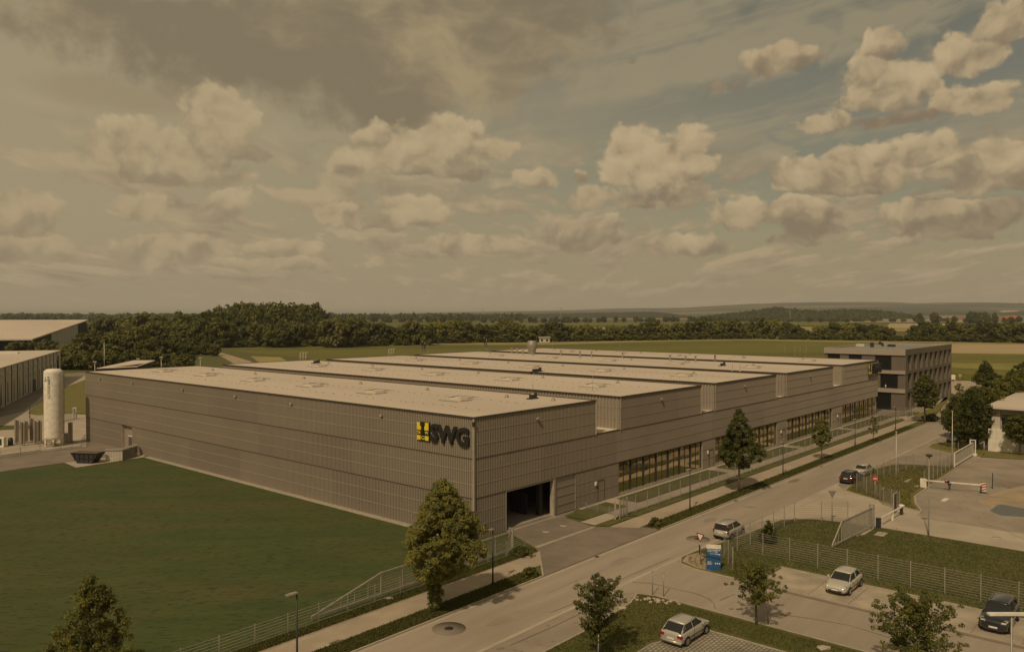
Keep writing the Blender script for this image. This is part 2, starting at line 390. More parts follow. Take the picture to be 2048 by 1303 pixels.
M['facade'] = noisy('facade_slats', (.292, .246, .196), (.316, .266, .214), .15, .55, metallic=.05, c3=(.270, .228, .182), s3=.08, a3=.5)
M['facade_b'] = noisy('facade_slats_olive', (.288, .246, .190), (.312, .266, .206), .15, .55, metallic=.05)
M['facade_c'] = noisy('facade_slats_plum', (.266, .224, .182), (.290, .244, .198), .15, .55, metallic=.05)
M['joint'] = plain('facade_joint', (.41, .355, .28), .5, .1)
M['flash'] = plain('roof_edge', (.085, .066, .045), .45, .3)
M['deck'] = noisy('roof_membrane', (.54, .455, .37), (.58, .49, .395), .12, .8, c3=(.48, .40, .32), s3=.05, a3=.8, stretch=(1, .25, 1, ROT))
M['lowdeck'] = plain('low_roof', (.62, .55, .45), .8)
M['glass'] = glassmat('window_glass', .50, (.012, .010, .007), (1.0, .90, .66), bump=.15)
M['glass_dark'] = glassmat('dark_window_glass', .06, (.014, .015, .014))
M['carglass'] = glassmat('car_glass', .02, (.016, .017, .018), (.6, .6, .58))
M['black'] = plain('black', (.012, .012, .012), .5)
M['dark'] = plain('dark_metal', (.035, .035, .036), .5)
M['interior'] = plain('dark_interior', (.035, .032, .028), .9)
M['intfloor'] = noisy('hall_floor', (.34, .29, .235), (.40, .345, .28), .5, .6)
M['steel'] = noisy('galvanised_steel', (.40, .37, .31), (.50, .46, .39), 3, .45, metallic=.5)
M['steel_dull'] = noisy('weathered_steel', (.27, .25, .21), (.34, .31, .26), 3, .55, metallic=.4)
M['white'] = plain('white_paint', (.72, .66, .56), .5)
M['offwhite'] = noisy('pale_cladding', (.50, .45, .38), (.57, .51, .43), .2, .6, c3=(.44, .4, .33), s3=.3, a3=.5)
M['logo_y'] = plain('logo_yellow', (.80, .60, .03), .5, var=.03)
M['logo_k'] = plain('logo_black', (.022, .022, .020), .5)
M['rubber'] = plain('rubber', (.018, .018, .018), .8)
M['bark'] = noisy('bark', (.13, .10, .07), (.20, .16, .11), 6, .95, obj=True)
M['skin'] = plain('skin', (.48, .28, .18), .6)
M['red'] = plain('red_paint', (.55, .03, .02), .5)
M['blue'] = plain('sign_blue', (.025, .092, .225), .5, var=.04)
M['blue_dk'] = plain('sign_dark_blue', (.012, .045, .14), .4, var=.04)
M['office'] = noisy('office_panels', (.150, .124, .098), (.17, .142, .112), .3, .7, metallic=.0)
M['office_band'] = noisy('office_concrete_band', (.33, .28, .225), (.37, .315, .255), .3, .75)
M['office_shade_side'] = noisy('office_shade_side_panels', (.155, .130, .098), (.18, .150, .114), .3, .7)  # less lit side of the office: its shade is put into this colour
M['leaf_y'] = leafmat('leaf_yellow_green', (.215, .205, .058))
M['leaf_g'] = leafmat('leaf_green', (.165, .168, .044))
M['leaf_d'] = leafmat('leaf_dark_green', (.095, .105, .033))
M['leaf_o'] = leafmat('leaf_olive', (.165, .160, .058))
M['leaf_b'] = leafmat('leaf_brown', (.170, .145, .075))
M['blade'] = leafmat('grass_blade', (.105, .108, .030), var=.2)
M['blade_d'] = leafmat('dry_blade', (.145, .130, .048), var=.2)
# ------------------------------------------------------------------ ground
rnd = random.Random(5)
poly('ground', [(-9000, -200), (9000, -200), (9000, 14000), (-9000, 14000)], M['field'], 0.0)
poly('lawn', UVs([(-6.9, -90), (-6.9, 1.3), (-5.9, 2.2), (-.7, 4.4), (-.7, -.6), (69.6, -.6), (68.5, -10.8), (73.8, -10.5), (73.3, -19), (72, -90)]), M['lawn'], .02)
def roadpts(off, v0=110, n=9):
    c = [(-14.6, 108), (-14.3, 120), (-13.2, 132), (-11.3, 146), (-8.6, 162), (-5.0, 180), (-.4, 200), (4.5, 219)]
    out = []
    for i, p in enumerate(c):
        a = c[max(i - 1, 0)]; b = c[min(i + 1, len(c) - 1)]; du, dv = b[0] - a[0], b[1] - a[1]; l = math.hypot(du, dv)
        out.append((p[0] + off * dv / l, p[1] - off * du / l))
    return out
rl = roadpts(3.0); rr = roadpts(-3.1)
poly('road', UVs([(-11.6, -100), (-11.6, 105)] + rl + rr[::-1] + [(-17.7, 105), (-17.7, -100)]), M['asphalt'], .012)
poly('road_edge_strip', UVs([(-17.7, -100), (-17.7, 112), (-20.2, 112), (-20.2, 105), (-27, 104), (-27, 86), (-31, 86), (-31, -100)]), M['yard'], .004)
poly('gutter', UVs([(-17.55, -100), (-17.55, 105), (-17.9, 105), (-17.9, -100)]), M['concrete'], .018)
poly('gutter', UVs([(-11.75, -100), (-11.75, 105), (-12.05, 105), (-12.05, -100)]), M['concrete'], .018)
poly('sidewalk', UVs([(-7.1, -100), (-7.1, 121.5), (-9.6, 121.5), (-9.6, 14), (-9.6, -2.2), (-9.6, -100)]), M['sidewalk'], .05)
for seg in ([(-9.7, -100), (-9.7, -2.6), (-11.5, -3.6), (-11.5, -100)], [(-9.7, 18), (-9.7, 112), (-10.5, 126.5), (-11.4, 126.5), (-11.5, 100), (-11.5, 15.0)]):
    poly('verge', UVs(seg), M['grass'], .085)
poly('verge', UVs([(-6.1, -100), (-5.9, 1.6), (-7.0, 1.2), (-7.0, -100)]), M['grass'], .07)
poly('verge', UVs([(-5.9, 17.6), (-5.9, 121), (-7.0, 121), (-7.0, 18.6)]), M['grass'], .07)
poly('verge', UVs([(-6.0, 12.4), (-6.0, 15.6), (-6.9, 17.0), (-6.9, 13.0)]), M['grass'], .07)
poly('hall_driveway', UVs([(.44, 4.7), (.44, 12.5), (-.15, 12.6), (-.15, 16.8), (-1.6, 12.7), (-6.1, 11.7), (-7.2, 13.2), (-9.7, 14.8), (-11.6, 16.2), (-11.6, -3.7), (-7, 1.4), (-5.8, 2.2), (-.15, 4.6)]), M['asphalt_dark'], .055)
poly('driveway_line', UVs([(-5.75, 2.3), (-5.75, 11.8), (-6.15, 11.8), (-6.15, 2.3)]), M['kerb'], .062)
poly('driveway_line', UVs([(-.25, 4.6), (-.25, 12.6), (-.5, 12.6), (-.5, 4.6)]), M['kerb'], .062)
poly('hall_path', UVs([(-3.7, 12.4), (-3.7, 127), (-5.6, 127), (-5.6, 12.4)]), M['concrete'], .045)
poly('hall_path', UVs([(-.1, 127), (-.1, 16.8), (-.7, 16.8), (-.7, 127)]), M['gravel'], .05)
for a in (21.6, 47.0, 73.0, 99.8):
    poly('hall_path', UVs([(-.1, a), (-3.75, a), (-3.75, a + 2.2), (-.1, a + 2.2)]), M['concrete'], .055)
for a, b in ((13.3, 21.5), (23.9, 46.9), (49.3, 72.9), (75.3, 99.6), (102, 127)):
    poly('grass_strip', UVs([(-.8, a), (-.8, b), (-3.6, b), (-3.6, a)]), M['grass'], .07)
poly('gravel_strip', UVs([(.6, 0.02), (.6, -.75), (70, -.75), (70, .02)]), M['gravel'], .06)
kerb(UVs([(-11.6, -100), (-11.6, -3.7)]), M['kerb']); kerb(UVs([(-11.6, -3.7), (-7.05, 1.4)]), M['kerb'], h=.1)
kerb(UVs([(-11.6, 15.6), (-11.6, 118), (-11.2, 127)]), M['kerb']); kerb(UVs([(-9.7, 14.6), (-7.2, 13.0)]), M['kerb'], h=.07)
kerb(UVs([(.7, -.8), (69.6, -.8)]), M['kerb'], w=.1, h=.1)
kerb(UVs([(-7.06, -100), (-7.06, 1.3)]), M['kerb'], w=.08, h=.09)
# islands and yards on the far side of the street
I1 = [(-17.9, 8.6), (-18.7, 7.0), (-20.4, 6.4), (-24.3, 6.3), (-25.7, 8.8), (-25.8, 11.8), (-90, 11.8), (-90, 30.9), (-28.8, 30.8), (-24.7, 30.4), (-21.8, 29.6), (-19.5, 27.2), (-19.0, 19), (-18.0, 11)]
poly('grass_island', UVs(I1), M['grass'], .09)
kerb(UVs([(-90, 11.7), (-25.7, 11.7), (-25.6, 8.8), (-24.3, 6.25), (-20.4, 6.3), (-18.6, 6.9), (-17.8, 8.5), (-17.9, 11), (-18.9, 19), (-19.4, 27.2), (-21.8, 29.7), (-24.7, 30.5), (-28.8, 30.9), (-90, 31)]), M['kerb'])
poly('dirt_patch', UVs([(-18.0, 9.2), (-18.5, 7.4), (-20.3, 6.6), (-21.6, 6.7), (-20.4, 8.2), (-19.2, 10.5), (-18.4, 10.8)]), M['dirt'], .10)
poly('side_street', UVs([(-17.9, -3.5), (-19.9, -1.6), (-90, -1.5), (-90, 6.0), (-24, 6.0), (-20.4, 6.1), (-18.2, 7.2), (-17.9, 9)]), M['asphalt'], .014)
poly('parking_bays', UVs([(-25.9, 6.2), (-25.9, 11.6), (-90, 11.6), (-90, 6.2)]), M['paver'], .03)
poly('gutter', UVs([(-25.5, 5.8), (-25.5, 6.25), (-90, 6.25), (-90, 5.8)]), M['asphalt_dark'], .04)
for u in (-29.9, -33.0, -35.8, -38.6, -41.2, -44.2):
    for v in np.arange(6.6, 11.2, .55): poly('bay_line', UVs([(u, v), (u - .12, v), (u - .12, v + .28), (u, v + .28)]), M['asphalt_dark'], .036)
I3 = [(-21.1, -100), (-21.1, -11), (-20.6, -4.2), (-19.9, -2.2), (-21.2, -1.7), (-90, -1.6), (-90, -5.1), (-27.2, -5.0), (-25.7, -9.5), (-25.6, -100)]
poly('grass_island', UVs(I3), M['grass'], .09)
kerb(UVs([(-21.0, -100), (-21.0, -11), (-20.5, -4.2), (-19.8, -2.1), (-21.1, -1.55), (-90, -1.5)]), M['kerb'], h=.1)
poly('parking_pavers', UVs([(-25.7, -100), (-25.7, -9.6), (-27.3, -5.1), (-90, -5.2), (-90, -100)]), M['paver_grass'], .05)
kerb(UVs([(-25.65, -60), (-25.65, -9.6), (-27.25, -5.05), (-90, -5.1)]), M['kerb'], w=.1, h=.1)
poly('driveway', UVs([(-17.9, 25), (-19.4, 27.3), (-21.8, 29.8), (-24.7, 30.6), (-28.8, 31), (-90, 31.1), (-90, 37.9), (-30.4, 38.0), (-29.7, 40.8), (-26.2, 42.5), (-19.7, 46.2), (-17.9, 49)]), M['concrete'], .022)
I2 = [(-19.8, 46.3), (-18.4, 56), (-18.5, 64), (-19.3, 68.5), (-21.6, 70.2), (-26.8, 71.8), (-27.0, 48.6), (-28.2, 44.2), (-29.6, 41.2), (-26.2, 42.6)]
poly('grass_island', UVs(I2), M['grass_sun'], .09)
kerb(UVs([(-29.9, 38.6), (-29.7, 41.2), (-28.4, 44.2), (-27.2, 48.6), (-26.95, 71.8)]), M['concrete'], w=.16, h=.12)
kerb(UVs([(-29.6, 41.1), (-26.2, 42.5), (-19.8, 46.2), (-18.3, 56), (-18.4, 64), (-19.2, 68.6), (-21.6, 70.3), (-26.8, 71.9)]), M['kerb'], w=.12, h=.095)
poly('yard', UVs([(-27.0, 72), (-27.0, 48.6), (-28.3, 44.2), (-29.8, 41.2), (-30.2, 38), (-90, 38), (-90, 86), (-27.0, 86)]), M['yard'], .016)
poly('dirt_patch', [at(*p) for p in ((1957, 1003), (1990, 985), (2048, 970), (2300, 985), (2300, 1060), (2100, 1045), (1995, 1020))], M['dirt'], .024)
poly('asphalt_patch', [at(*p) for p in ((1980, 1021), (1994, 1010), (2001, 1008), (2048, 1016), (2120, 1028), (2090, 1040), (2048, 1033), (2000, 1030))], noisy('fresh_asphalt_patch', (.12, .125, .12), (.15, .15, .14), 2, .5, spec=.5), .032)
poly('asphalt_patch', UVs([(-33, 62), (-33.2, 66), (-38, 66.5), (-42, 65), (-41.5, 61), (-36, 60.5)]), M['asphalt_dark'], .022)
SI = [at(*p) for p in ((1857, 893), (1864, 888), (1880, 885), (1950, 884), (1976, 902), (2048, 908), (2300, 925), (2300, 945), (2048, 919), (1960, 914), (1908, 908), (1885, 903), (1864, 898))]
poly('grass_island', SI, M['grass_sun'], .08)
kerb([SI[i] for i in (2, 1, 0, 12, 11, 10, 9)], M['kerb'])
# manholes, drains and slabs in the ground
def disc(name, c, r, mat, z, h=.0, lab=None, n=28):
    mb = MB(); mb.lathe([(r, z), (r, z + .006), (0.001, z + .008)], (c.x, c.y), n); return mb.build(name, mat, kind='structure')
disc('manhole_cover', uv(-13.5, -16.6), 1.2, M['asphalt_dark'], .016); disc('manhole_cover', uv(-13.5, -16.6), .33, M['dark'], .026)
disc('manhole_cover', uv(-16.1, 14.9), 1.15, M['asphalt_dark'], .016); disc('manhole_cover', uv(-16.1, 14.9), .33, M['dark'], .026)
disc('manhole_cover', at(1993, 1075), .45, M['kerb'], .02); disc('manhole_cover', at(1993, 1075), .34, M['concrete'], .03)
for p in ((1127, 1051), (1092, 1063)): disc('manhole_cover', at(*p), .42, M['kerb'], .058)
def slab(px, py, a, b, z=.09, m='concrete', name='slab'):
    c = at(px, py); MB().box(-a / 2, a / 2, -b / 2, b / 2, 0, z + .03).build(name, M[m], kind='structure', loc=c, rz=ROT)
slab(1762, 1069, 1.6, .9); slab(1816, 962, 2.4, .5); slab(1834, 973, 1.2, .4); slab(1890, 999, 1.9, .5, .01, 'white', 'painted_line'); slab(1733, 1064, 3.2, .5); slab(1765, 978, .9, .3)
slab(1790, 1057, .5, .3)
# left yard
poly('yard', [at(*p) for p in ((-120, 962), (0, 943), (60, 934), (129, 925), (153, 934), (291, 913), (265, 895), (205, 885), (172, 880), (172, 893), (100, 897), (0, 913), (-120, 925))], M['asphalt_dark'], .03)
poly('concrete_pad', UVs([(68.4, -10.9), (73.6, -10.6), (73.4, -5.2), (71.6, -.1), (69.4, -.1)]), M['concrete'], .06)
poly('gravel_yard', [at(*p) for p in ((-120, 925), (0, 913), (100, 897), (172, 893), (200, 870), (172, 829), (120, 826), (55, 828), (0, 832), (-120, 838))], M['concrete'], .022)
poly('concrete_road', [at(*p) for p in ((-150, 866), (0, 853), (60, 850), (150, 846), (172, 838), (150, 829), (92, 833), (60, 826), (90, 797), (130, 774), (169, 760), (210, 757), (210, 749), (130, 752), (118, 766), (88, 788), (48, 822), (0, 834), (-150, 850))], M['kerb'], .034)
poly('grass_island', [at(*p) for p in ((55, 826), (62, 818), (92, 797), (129, 776), (162, 763), (220, 760), (230, 829), (150, 826), (110, 829), (70, 830))], M['grass_sun'], .05)
poly('grass_island', [at(*p) for p in ((-100, 858), (0, 851), (29, 850), (60, 851), (60, 857), (0, 860), (-100, 868))], M['grass'], .04)
poly('yard', [at(*p) for p in ((-150, 850), (0, 834), (48, 822), (88, 788), (118, 766), (130, 752), (210, 749), (170, 744), (110, 748), (0, 800), (-300, 860))], M['asphalt_dark'], .028)
kerb([at(*p) for p in ((0, 913), (80, 902), (100, 900), (160, 893))], M['white'], w=.35, h=.35)
# office surroundings and crossroad
poly('courtyard', UVs([(-4.4, 127.1), (-4.4, 138), (30, 138), (30, 127.1)]), M['asphalt_dark'], .05)
poly('office_path', UVs([(-4.4, 138), (-6.4, 138), (-4.6, 160), (-2.8, 186), (-2.7, 138.2)]), M['concrete'], .055)
poly('grass_strip', UVs([(-1.8, 137.3), (-1.8, 138.3), (16, 138.3), (16, 137.3)]), M['grass'], .09)
kerb(UVs([(-4.2, 137.2), (16, 137.2)]), M['kerb'], h=.12)
poly('grass_strip', UVs([(-6.5, 130), (-7.6, 130), (-8.8, 140), (-5.0, 168), (-1.0, 186), (2, 196), (1, 186), (-3.0, 186), (-4.8, 160)]), M['grass_sun'], .08)
poly('entry', UVs([(-4.4, 127.0), (-7.2, 121.5), (-11.6, 127), (-11.4, 130.5), (-8.0, 130.5), (-6.6, 133)]), M['sidewalk'], .06)
poly('crossroad', [at(*p) for p in ((1880, 788), (1900, 792), (1935, 800), (1990, 793), (2060, 795), (2400, 830), (2400, 780), (2048, 770), (1965, 765), (1895, 764), (1800, 762), (1800, 775))], M['sidewalk'], .02)
poly('cycle_path', [at(*p) for p in ((1800, 762), (1895, 764), (1965, 765), (2048, 770), (2400, 780), (2400, 777), (2048, 767), (1965, 762), (1895, 761), (1800, 759))], M['concrete'], .05)

# tar-sealed cracks in the paving
def seam(pts, w=.07, mat='asphalt_dark', z=.03):
    P = [at(*p) for p in pts]; Q = []
    for i, p in enumerate(P):
        d = P[min(i + 1, len(P) - 1)] - P[max(i - 1, 0)]; d.z = 0; d.normalize(); nx = Vector((-d.y, d.x, 0)) * w * (1 + .4 * math.sin(i * 2.1)) / 2; Q.append((p - nx, p + nx))
    poly('tar_seam', [a for a, b in Q] + [b for a, b in Q][::-1], M[mat], z)
seam([(1265, 1164), (1302, 1166), (1345, 1176), (1390, 1186), (1416, 1196), (1428, 1206), (1430, 1216)], .10)
seam([(1440, 1200), (1455, 1193), (1470, 1188)], .10); seam([(1560, 1228), (1620, 1236), (1700, 1250), (1790, 1278), (1850, 1300)], .08)
seam([(1486, 1012), (1500, 1014), (1512, 1013)], .22); seam([(1100, 1225), (1150, 1205), (1200, 1180), (1260, 1150), (1340, 1116)], .06); seam([(1090, 1187), (1180, 1150), (1260, 1118), (1330, 1092)], .09, 'yard', .021)
seam([(1020, 1290), (1100, 1255), (1170, 1222)], .07); seam([(1600, 1012), (1632, 1000), (1650, 988), (1668, 978)], .06, 'yard'); seam([(1890, 975), (1960, 990), (2048, 1000)], .12); seam([(1900, 930), (1960, 933), (2048, 940)], .12)
seam([(1960, 1045), (2000, 1055), (2048, 1078)], .07)
for k_, (a_, b_, w_) in enumerate(((-14.9, -40, .5), (-13.2, -30, .45), (-16.3, -25, .4))):
    pass

for px, py, r_ in ((1590, 961, .9), (1700, 905, .7), (1420, 1040, .8), (1240, 1122, .9), (1010, 1236, 1.1), (1560, 985, .6)):
    c = at(px, py); q = random.Random(px); n_ = 14
    poly('asphalt_patch', [(c.x + VV.x * r_ * 1.9 * math.cos(a) * k + UU.x * r_ * .6 * math.sin(a) * k, c.y + VV.y * r_ * 1.9 * math.cos(a) * k + UU.y * r_ * .6 * math.sin(a) * k) for a, k in ((6.283 * i / n_, q.uniform(.7, 1.15)) for i in range(n_))], M['yard'] if px != 1590 else M['asphalt_dark'], .0155, smooth=1)
for v_ in (-24, 3.5, 32, 60, 88): poly('drain_grate', UVs([(-11.72, v_), (-11.72, v_ + .5), (-12.05, v_ + .5), (-12.05, v_)]), M['dark'], .026)
# ------------------------------------------------------------------ the hall
VOL = [(0, 20.3), (25.6, 46.0), (50.4, 72.1), (76.5, 99.0), (104.6, 127.0)]
ZT, ZM, ZL, HL = 12.04, 8.02, 4.15, 93.4
hall = empty('factory_hall', C0, ROT, 'long grey-brown factory hall with five raised roof volumes and ribbed slat cladding', 'factory hall')
def ribs(mb, a, b, z0, z1, off, axis='x', sgn=-1, base=0.0, pitch=.25, dep=.10, mi=0):
    """ribbed sheet: slats of trapezoid section; axis x -> lies along x at y=base+sgn*off"""
    n = max(1, round((b - a) / pitch)); p = (b - a) / n; xs = []
    for i in range(n):
        x = a + i * p; xs += [(x, 0), (x + p * .44, 0), (x + p * .5, dep), (x + p * .94, dep)]
    xs.append((b, 0)); vs = []
    for x, d in xs:
        q = base + sgn * (off + d)
        for z in (z0, z1): vs.append((x, q, z) if axis == 'x' else (q, x, z))
    fs = [(2 * i, 2 * i + 2, 2 * i + 3, 2 * i + 1) for i in range(len(xs) - 1)]
    mb.add(vs, fs, mi)
rw = random.Random(3)
def cladding(a, b, z0, z1, off, axis='x', base=0.0, pitch=.25, seg=(7, 18), sgn=-1):
    mb = MB(); x = a
    while x < b - .01:
        e = min(b, x + rw.uniform(*seg))
        if b - e < 3: e = b
        ribs(mb, x, e, z0, z1, off, axis, sgn, base, pitch, mi=rw.choice((0, 0, 1, 1, 2)))
        x = e
    for z in (10.7, 9.35, 6.75, 5.45, 2.8, 1.45):
        if z0 + .3 < z < z1 - .3:
            if axis == 'x':
                y = base + sgn * (off + .112); mb.box(a + .01, b - .01, min(y, y - sgn * .03), max(y, y - sgn * .03), z - .022, z + .022, 3)
            else:
                y = base + sgn * (off + .112); mb.box(min(y, y - sgn * .03), max(y, y - sgn * .03), a + .01, b - .01, z - .022, z + .022, 3)
    # sill flashing of the band
    if z0 > 1:
        y = base + sgn * (off + .104)
        if axis == 'x': mb.box(a, b, min(y, base), max(y, base), z0 - .05, z0 - .015, 4)
        else: mb.box(min(y, base), max(y, base), a, b, z0 - .05, z0 - .015, 4)
    return mb.build('wall_cladding', [M['facade'], M['facade_b'], M['facade_c'], M['joint'], M['flash']], hall)
# street front (y = 0)
FRONT = [(0, 4.6), (16.7, 25.2), (46.6, 50.5), (72.7, 76.9), (98.8, 104.5)]
for a, b in FRONT: cladding(a, b, .12, ZL - .05, .0, seg=(4, 9))
cladding(0, 127, ZL, ZM - .05, .025, seg=(8, 20))
for a, b in VOL: cladding(a, b, ZM, ZT - .1, .05, seg=(9, 22))
# long side (x = 0)
DOOR = (75.1, 79.3)
for a, b in ((0, DOOR[0]), (DOOR[1], HL)): cladding(a, b, .12, ZL - .05, .0, 'y', seg=(6, 15))
cladding(0, HL, ZL, ZM - .05, .025, 'y', seg=(10, 25))
for i, (a, b) in enumerate(VOL):
    cladding(0, HL, ZM, ZT - .1, .05 if i == 0 else .02, 'y', base=a, pitch=.25 if i == 0 else .5, seg=(12, 30))
core = MB()
core.box(.0, .1, 0, DOOR[0], 0, ZM); core.box(.0, .1, DOOR[1], HL, 0, ZM); core.box(0, .1, DOOR[0], DOOR[1], ZL - .05, ZM)
for a, b in FRONT: core.box(a + (.11 if a == 0 else 0), b, .01, .12, 0, ZL)
core.box(.11, 127, .012, .13, ZL - .04, ZM)
core.box(0, 127, HL - .1, HL, 0, ZM); core.box(126.9, 127, .14, HL - .11, 0, ZM)
for i, (a, b) in enumerate(VOL):
    core.box(a + .02, b - .02, .02, .14, ZM + .05, ZT - .08); core.box(a + .02, b - .02, HL - .14, HL - .02, ZM + .05, ZT - .08)
    core.box(a + .021, a + .15, .15, HL - .15, ZM + .05, ZT - .08); core.box(b - .15, b - .021, .15, HL - .15, ZM + .05, ZT - .08)
core.build('wall', M['facade_c'], hall)
roof = MB()
for a, b in VOL: roof.box(a + .03, b - .03, .03, HL - .03, ZT - .30, ZT - .06)
roof.build('roof', M['deck'], hall)
lr = MB(); e = 0
for (a, b), (c, d) in zip(VOL[:-1], VOL[1:]): lr.box(b - .01, c + .01, .15, HL - .12, ZM - .25, ZM + .04)
lr.build('low_roof', M['lowdeck'], hall)
ed = MB()
for a, b in VOL:
    for y0, y1 in ((-.22, -.02), (HL + .0, HL + .12)): ed.box(a - .16, b + .06, y0, y1, ZT - .16, ZT + .02)
    for x0, x1 in ((a - .22, a - .03), (b - .02, b + .12)): ed.box(x0, x1, -.018, HL - .002, ZT - .16, ZT + .022)
for (a, b), (c, d) in zip(VOL[:-1], VOL[1:]): ed.box(b + .13, c - .23, -.14, .16, ZM - .02, ZM + .06)
ed.build('roof_edge', M['flash'], hall)
for q in [(-.22, -.05, -.22, -.05, .1)] + [(a - .10, a, -.22, -.14, ZM) for a, b in VOL[1:]] + [(b - .02, b + .06, -.23, -.14, ZM) for a, b in VOL]: MB().box(*q, ZT - .17).build('corner_trim', M['joint'], hall)
for q in [(-.03, 4.6, -.03, 0), (-.03, 0, .001, DOOR[0]), (-.03, 0, DOOR[1], HL)] + [(a, b, -.03, 0) for a, b in FRONT[1:]]: MB().box(*q, 0, .12).build('plinth', M['concrete'], hall)
# glazed bays
for gi, (a, b) in enumerate(((25.2, 46.6), (50.5, 72.7), (76.9, 98.8), (104.5, 127.0))):
    g = MB(); g.box(a + .05, b - .05, .20, .24, .25, 3.95)
    w = g.build('window', M['glass'], hall)
    f = MB(); f.box(a, b, .10, .32, .0, .25); f.box(a, b, .10, .32, 3.95, ZL - .045); f.box(a, a + .08, .12, .3, .251, 3.949); f.box(b - .08, b, .12, .3, .251, 3.949)
    n = round((b - a) / 3.0)
    for k in range(2 * n): x = a + (b - a) * k / (2 * n); q = .08 if k % 2 == 0 else .025; f.box(x - q, x + q, .08 if k % 2 == 0 else .15, .19, .251, 3.949) if k else None
    f.build('frame', M['dark'], w)
    s = MB(); s.box(a, b, -.05, .099, .0, .3); s.build('sill', M['joint'], w)
    bk = MB(); bk.box(a, b, .6, .7, .0, 4.0); bk.build('blind_wall', M['black'], w)
    pr = MB(); pr.box(a - .12, a + .0, -.08, .3, .13, 4.0); pr.build('reveal', M['joint'], w)
# big open gate near the corner with its sliding leaf
gt = MB(); gt.box(4.6, 4.72, -.1, .3, 0, ZL - .05); gt.box(12.45, 12.75, -.12, .4, 0, ZL - .05); gt.box(4.721, 12.449, -.02, .3, ZL - .2, ZL - .051)
gf = gt.build('gate_frame', M['joint'], hall)
lf = MB(); lf.box(12.8, 16.55, .02, .07, .15, 3.95, 1)
for z in (.08, 1.0, 1.97, 2.94, 3.93): lf.box(12.78, 16.57, -.03, .075, z, z + .10, 0)
lf.box(12.75, 12.85, -.04, .08, .05, 4.04); lf.box(16.5, 16.68, -.10, .12, .0, 4.09)
lf.build('gate_leaf', [M['steel_dull'], M['facade_c']], hall)
ins = MB(); ins.box(.3, 40, .45, 45, .02, .06); ins.build('floor', M['intfloor'], hall)
MB().box(11.6, 12.2, 1.2, 1.7, .06, 3.6).build('door_motor', M['dark'], hall); MB().box(10.9, 11.1, 2.5, 4.5, .06, 2.4).build('rack', M['dark'], hall)
for k in range(5): MB().box(3 + k * 7, 3.35 + k * 7, 9.0, 9.35, .06, 8.0).build('column', M['dark'], hall)
bx = MB(); bx.box(.12, .2, .2, 45, .06, ZM); bx.box(.2, 40, 45, 45.1, .06, ZM); bx.box(40, 40.1, .8, 45, .06, ZM); bx.box(.2, 40, .8, 45, 7.9, 7.95); bx.build('inner_wall', M['interior'], hall)
# loading door on the long side
ld = MB(); ld.box(.5, .56, DOOR[0], DOOR[1], 0, ZL, 0); ld.box(-.05, .5, DOOR[0], DOOR[0] + .12, 0, ZL - .05, 1); ld.box(-.05, .5, DOOR[1] - .12, DOOR[1], 0, ZL - .05, 1)
ld.box(.42, .49, 75.3, 77.6, .0, 2.3, 2); ld.box(.38, .52, 75.25, 77.7, 2.3, 2.42, 3)
for k in range(5): ld.box(.40, .415, 75.5 + k * .45, 75.55 + k * .45, 0, 2.3, 1)
ld.build('loading_door', [M['facade'], M['joint'], plain('strip_curtain', (.045, .045, .06), .4), M['white']], hall)
sr = MB(); sr.box(-.03, -.004, 86.2, 90.4, .13, 6.7); sr.build('recess_shade_strip', M['facade_c'], hall)  # flat darker strip in place of a shaded recess in the facade
# small fittings
def wall_lamp(x, y, z, front):
    b = MB()
    if front: b.box(x - .15, x + .15, -.42, -.2, z, z + .22); b.box(x - .04, x + .04, -.2, -.05, z + .05, z + .12)
    else: b.box(-.42, -.2, y - .15, y + .15, z, z + .22); b.box(-.2, -.05, y - .04, y + .04, z + .05, z + .12)
    b.build('wall_lamp', M['joint'], hall)
for x in (9.5, 35, 60, 87): wall_lamp(x, 0, 10.9, True)
for y in (13.5, 30.5, 43.5, 58.0, 74.5, 87): wall_lamp(0, y, 11.0, False)
for x in (20.2, 48.0, 74.2, 101.6):
    MB().box(x, x + .25, -.26, -.09, 2.1, 2.55).build('sign_box', M['white'], hall)
    d = MB(); d.box(x + .6, x + .66, -.12, -.07, .13, 2.5); d.box(x + 1.9, x + 1.96, -.12, -.07, .13, 2.5); d.box(x + .6, x + 1.96, -.12, -.07, 2.5, 2.56); d.build('door', M['dark'], hall)
cm = MB(); cm.box(-.32, -.12, -.32, -.12, 11.2, 11.6); cm.build('camera_box', M['dark'], hall)
# lettering
_f = {}
def text_mesh(txt, size, ext, bold=.0, sx=1.0):
    c = bpy.data.curves.new('lettering', 'FONT'); c.body = txt; c.size = size; c.extrude = ext; c.offset = bold; c.space_character = 1.0; c.resolution_u = 3
    o = bpy.data.objects.new('lettering', c); COL.objects.link(o); bpy.context.view_layer.update()
    dg = bpy.context.evaluated_depsgraph_get(); me = bpy.data.meshes.new_from_object(o.evaluated_get(dg)); bpy.data.objects.remove(o)
    v = np.empty(len(me.vertices) * 3, 'f'); me.vertices.foreach_get('co', v); v = v.reshape(-1, 3)
    v[:, 0] -= v[:, 0].min(); v[:, 0] *= sx; v[:, 1] -= v[:, 1].min(); me.vertices.foreach_set('co', v.ravel()); me.update()
    return me, float(v[:, 0].max()), float(v[:, 1].max())
def place_text(txt, w, h, ext, mat, parent, loc, rot, bold=.0, name='lettering'):
    me, a, b = text_mesh(txt, 1.0, .01, bold)
    v = np.empty(len(me.vertices) * 3, 'f'); me.vertices.foreach_get('co', v); v = v.reshape(-1, 3)
    v[:, 0] *= w / a; v[:, 1] *= h / b; v[:, 2] *= ext / .02; me.vertices.foreach_set('co', v.ravel()); me.update()
    me.materials.clear(); me.materials.append(mat)
    o = bpy.data.objects.new(name, me); COL.objects.link(o); o.parent = parent; o.location = loc; o.rotation_euler = rot; return o
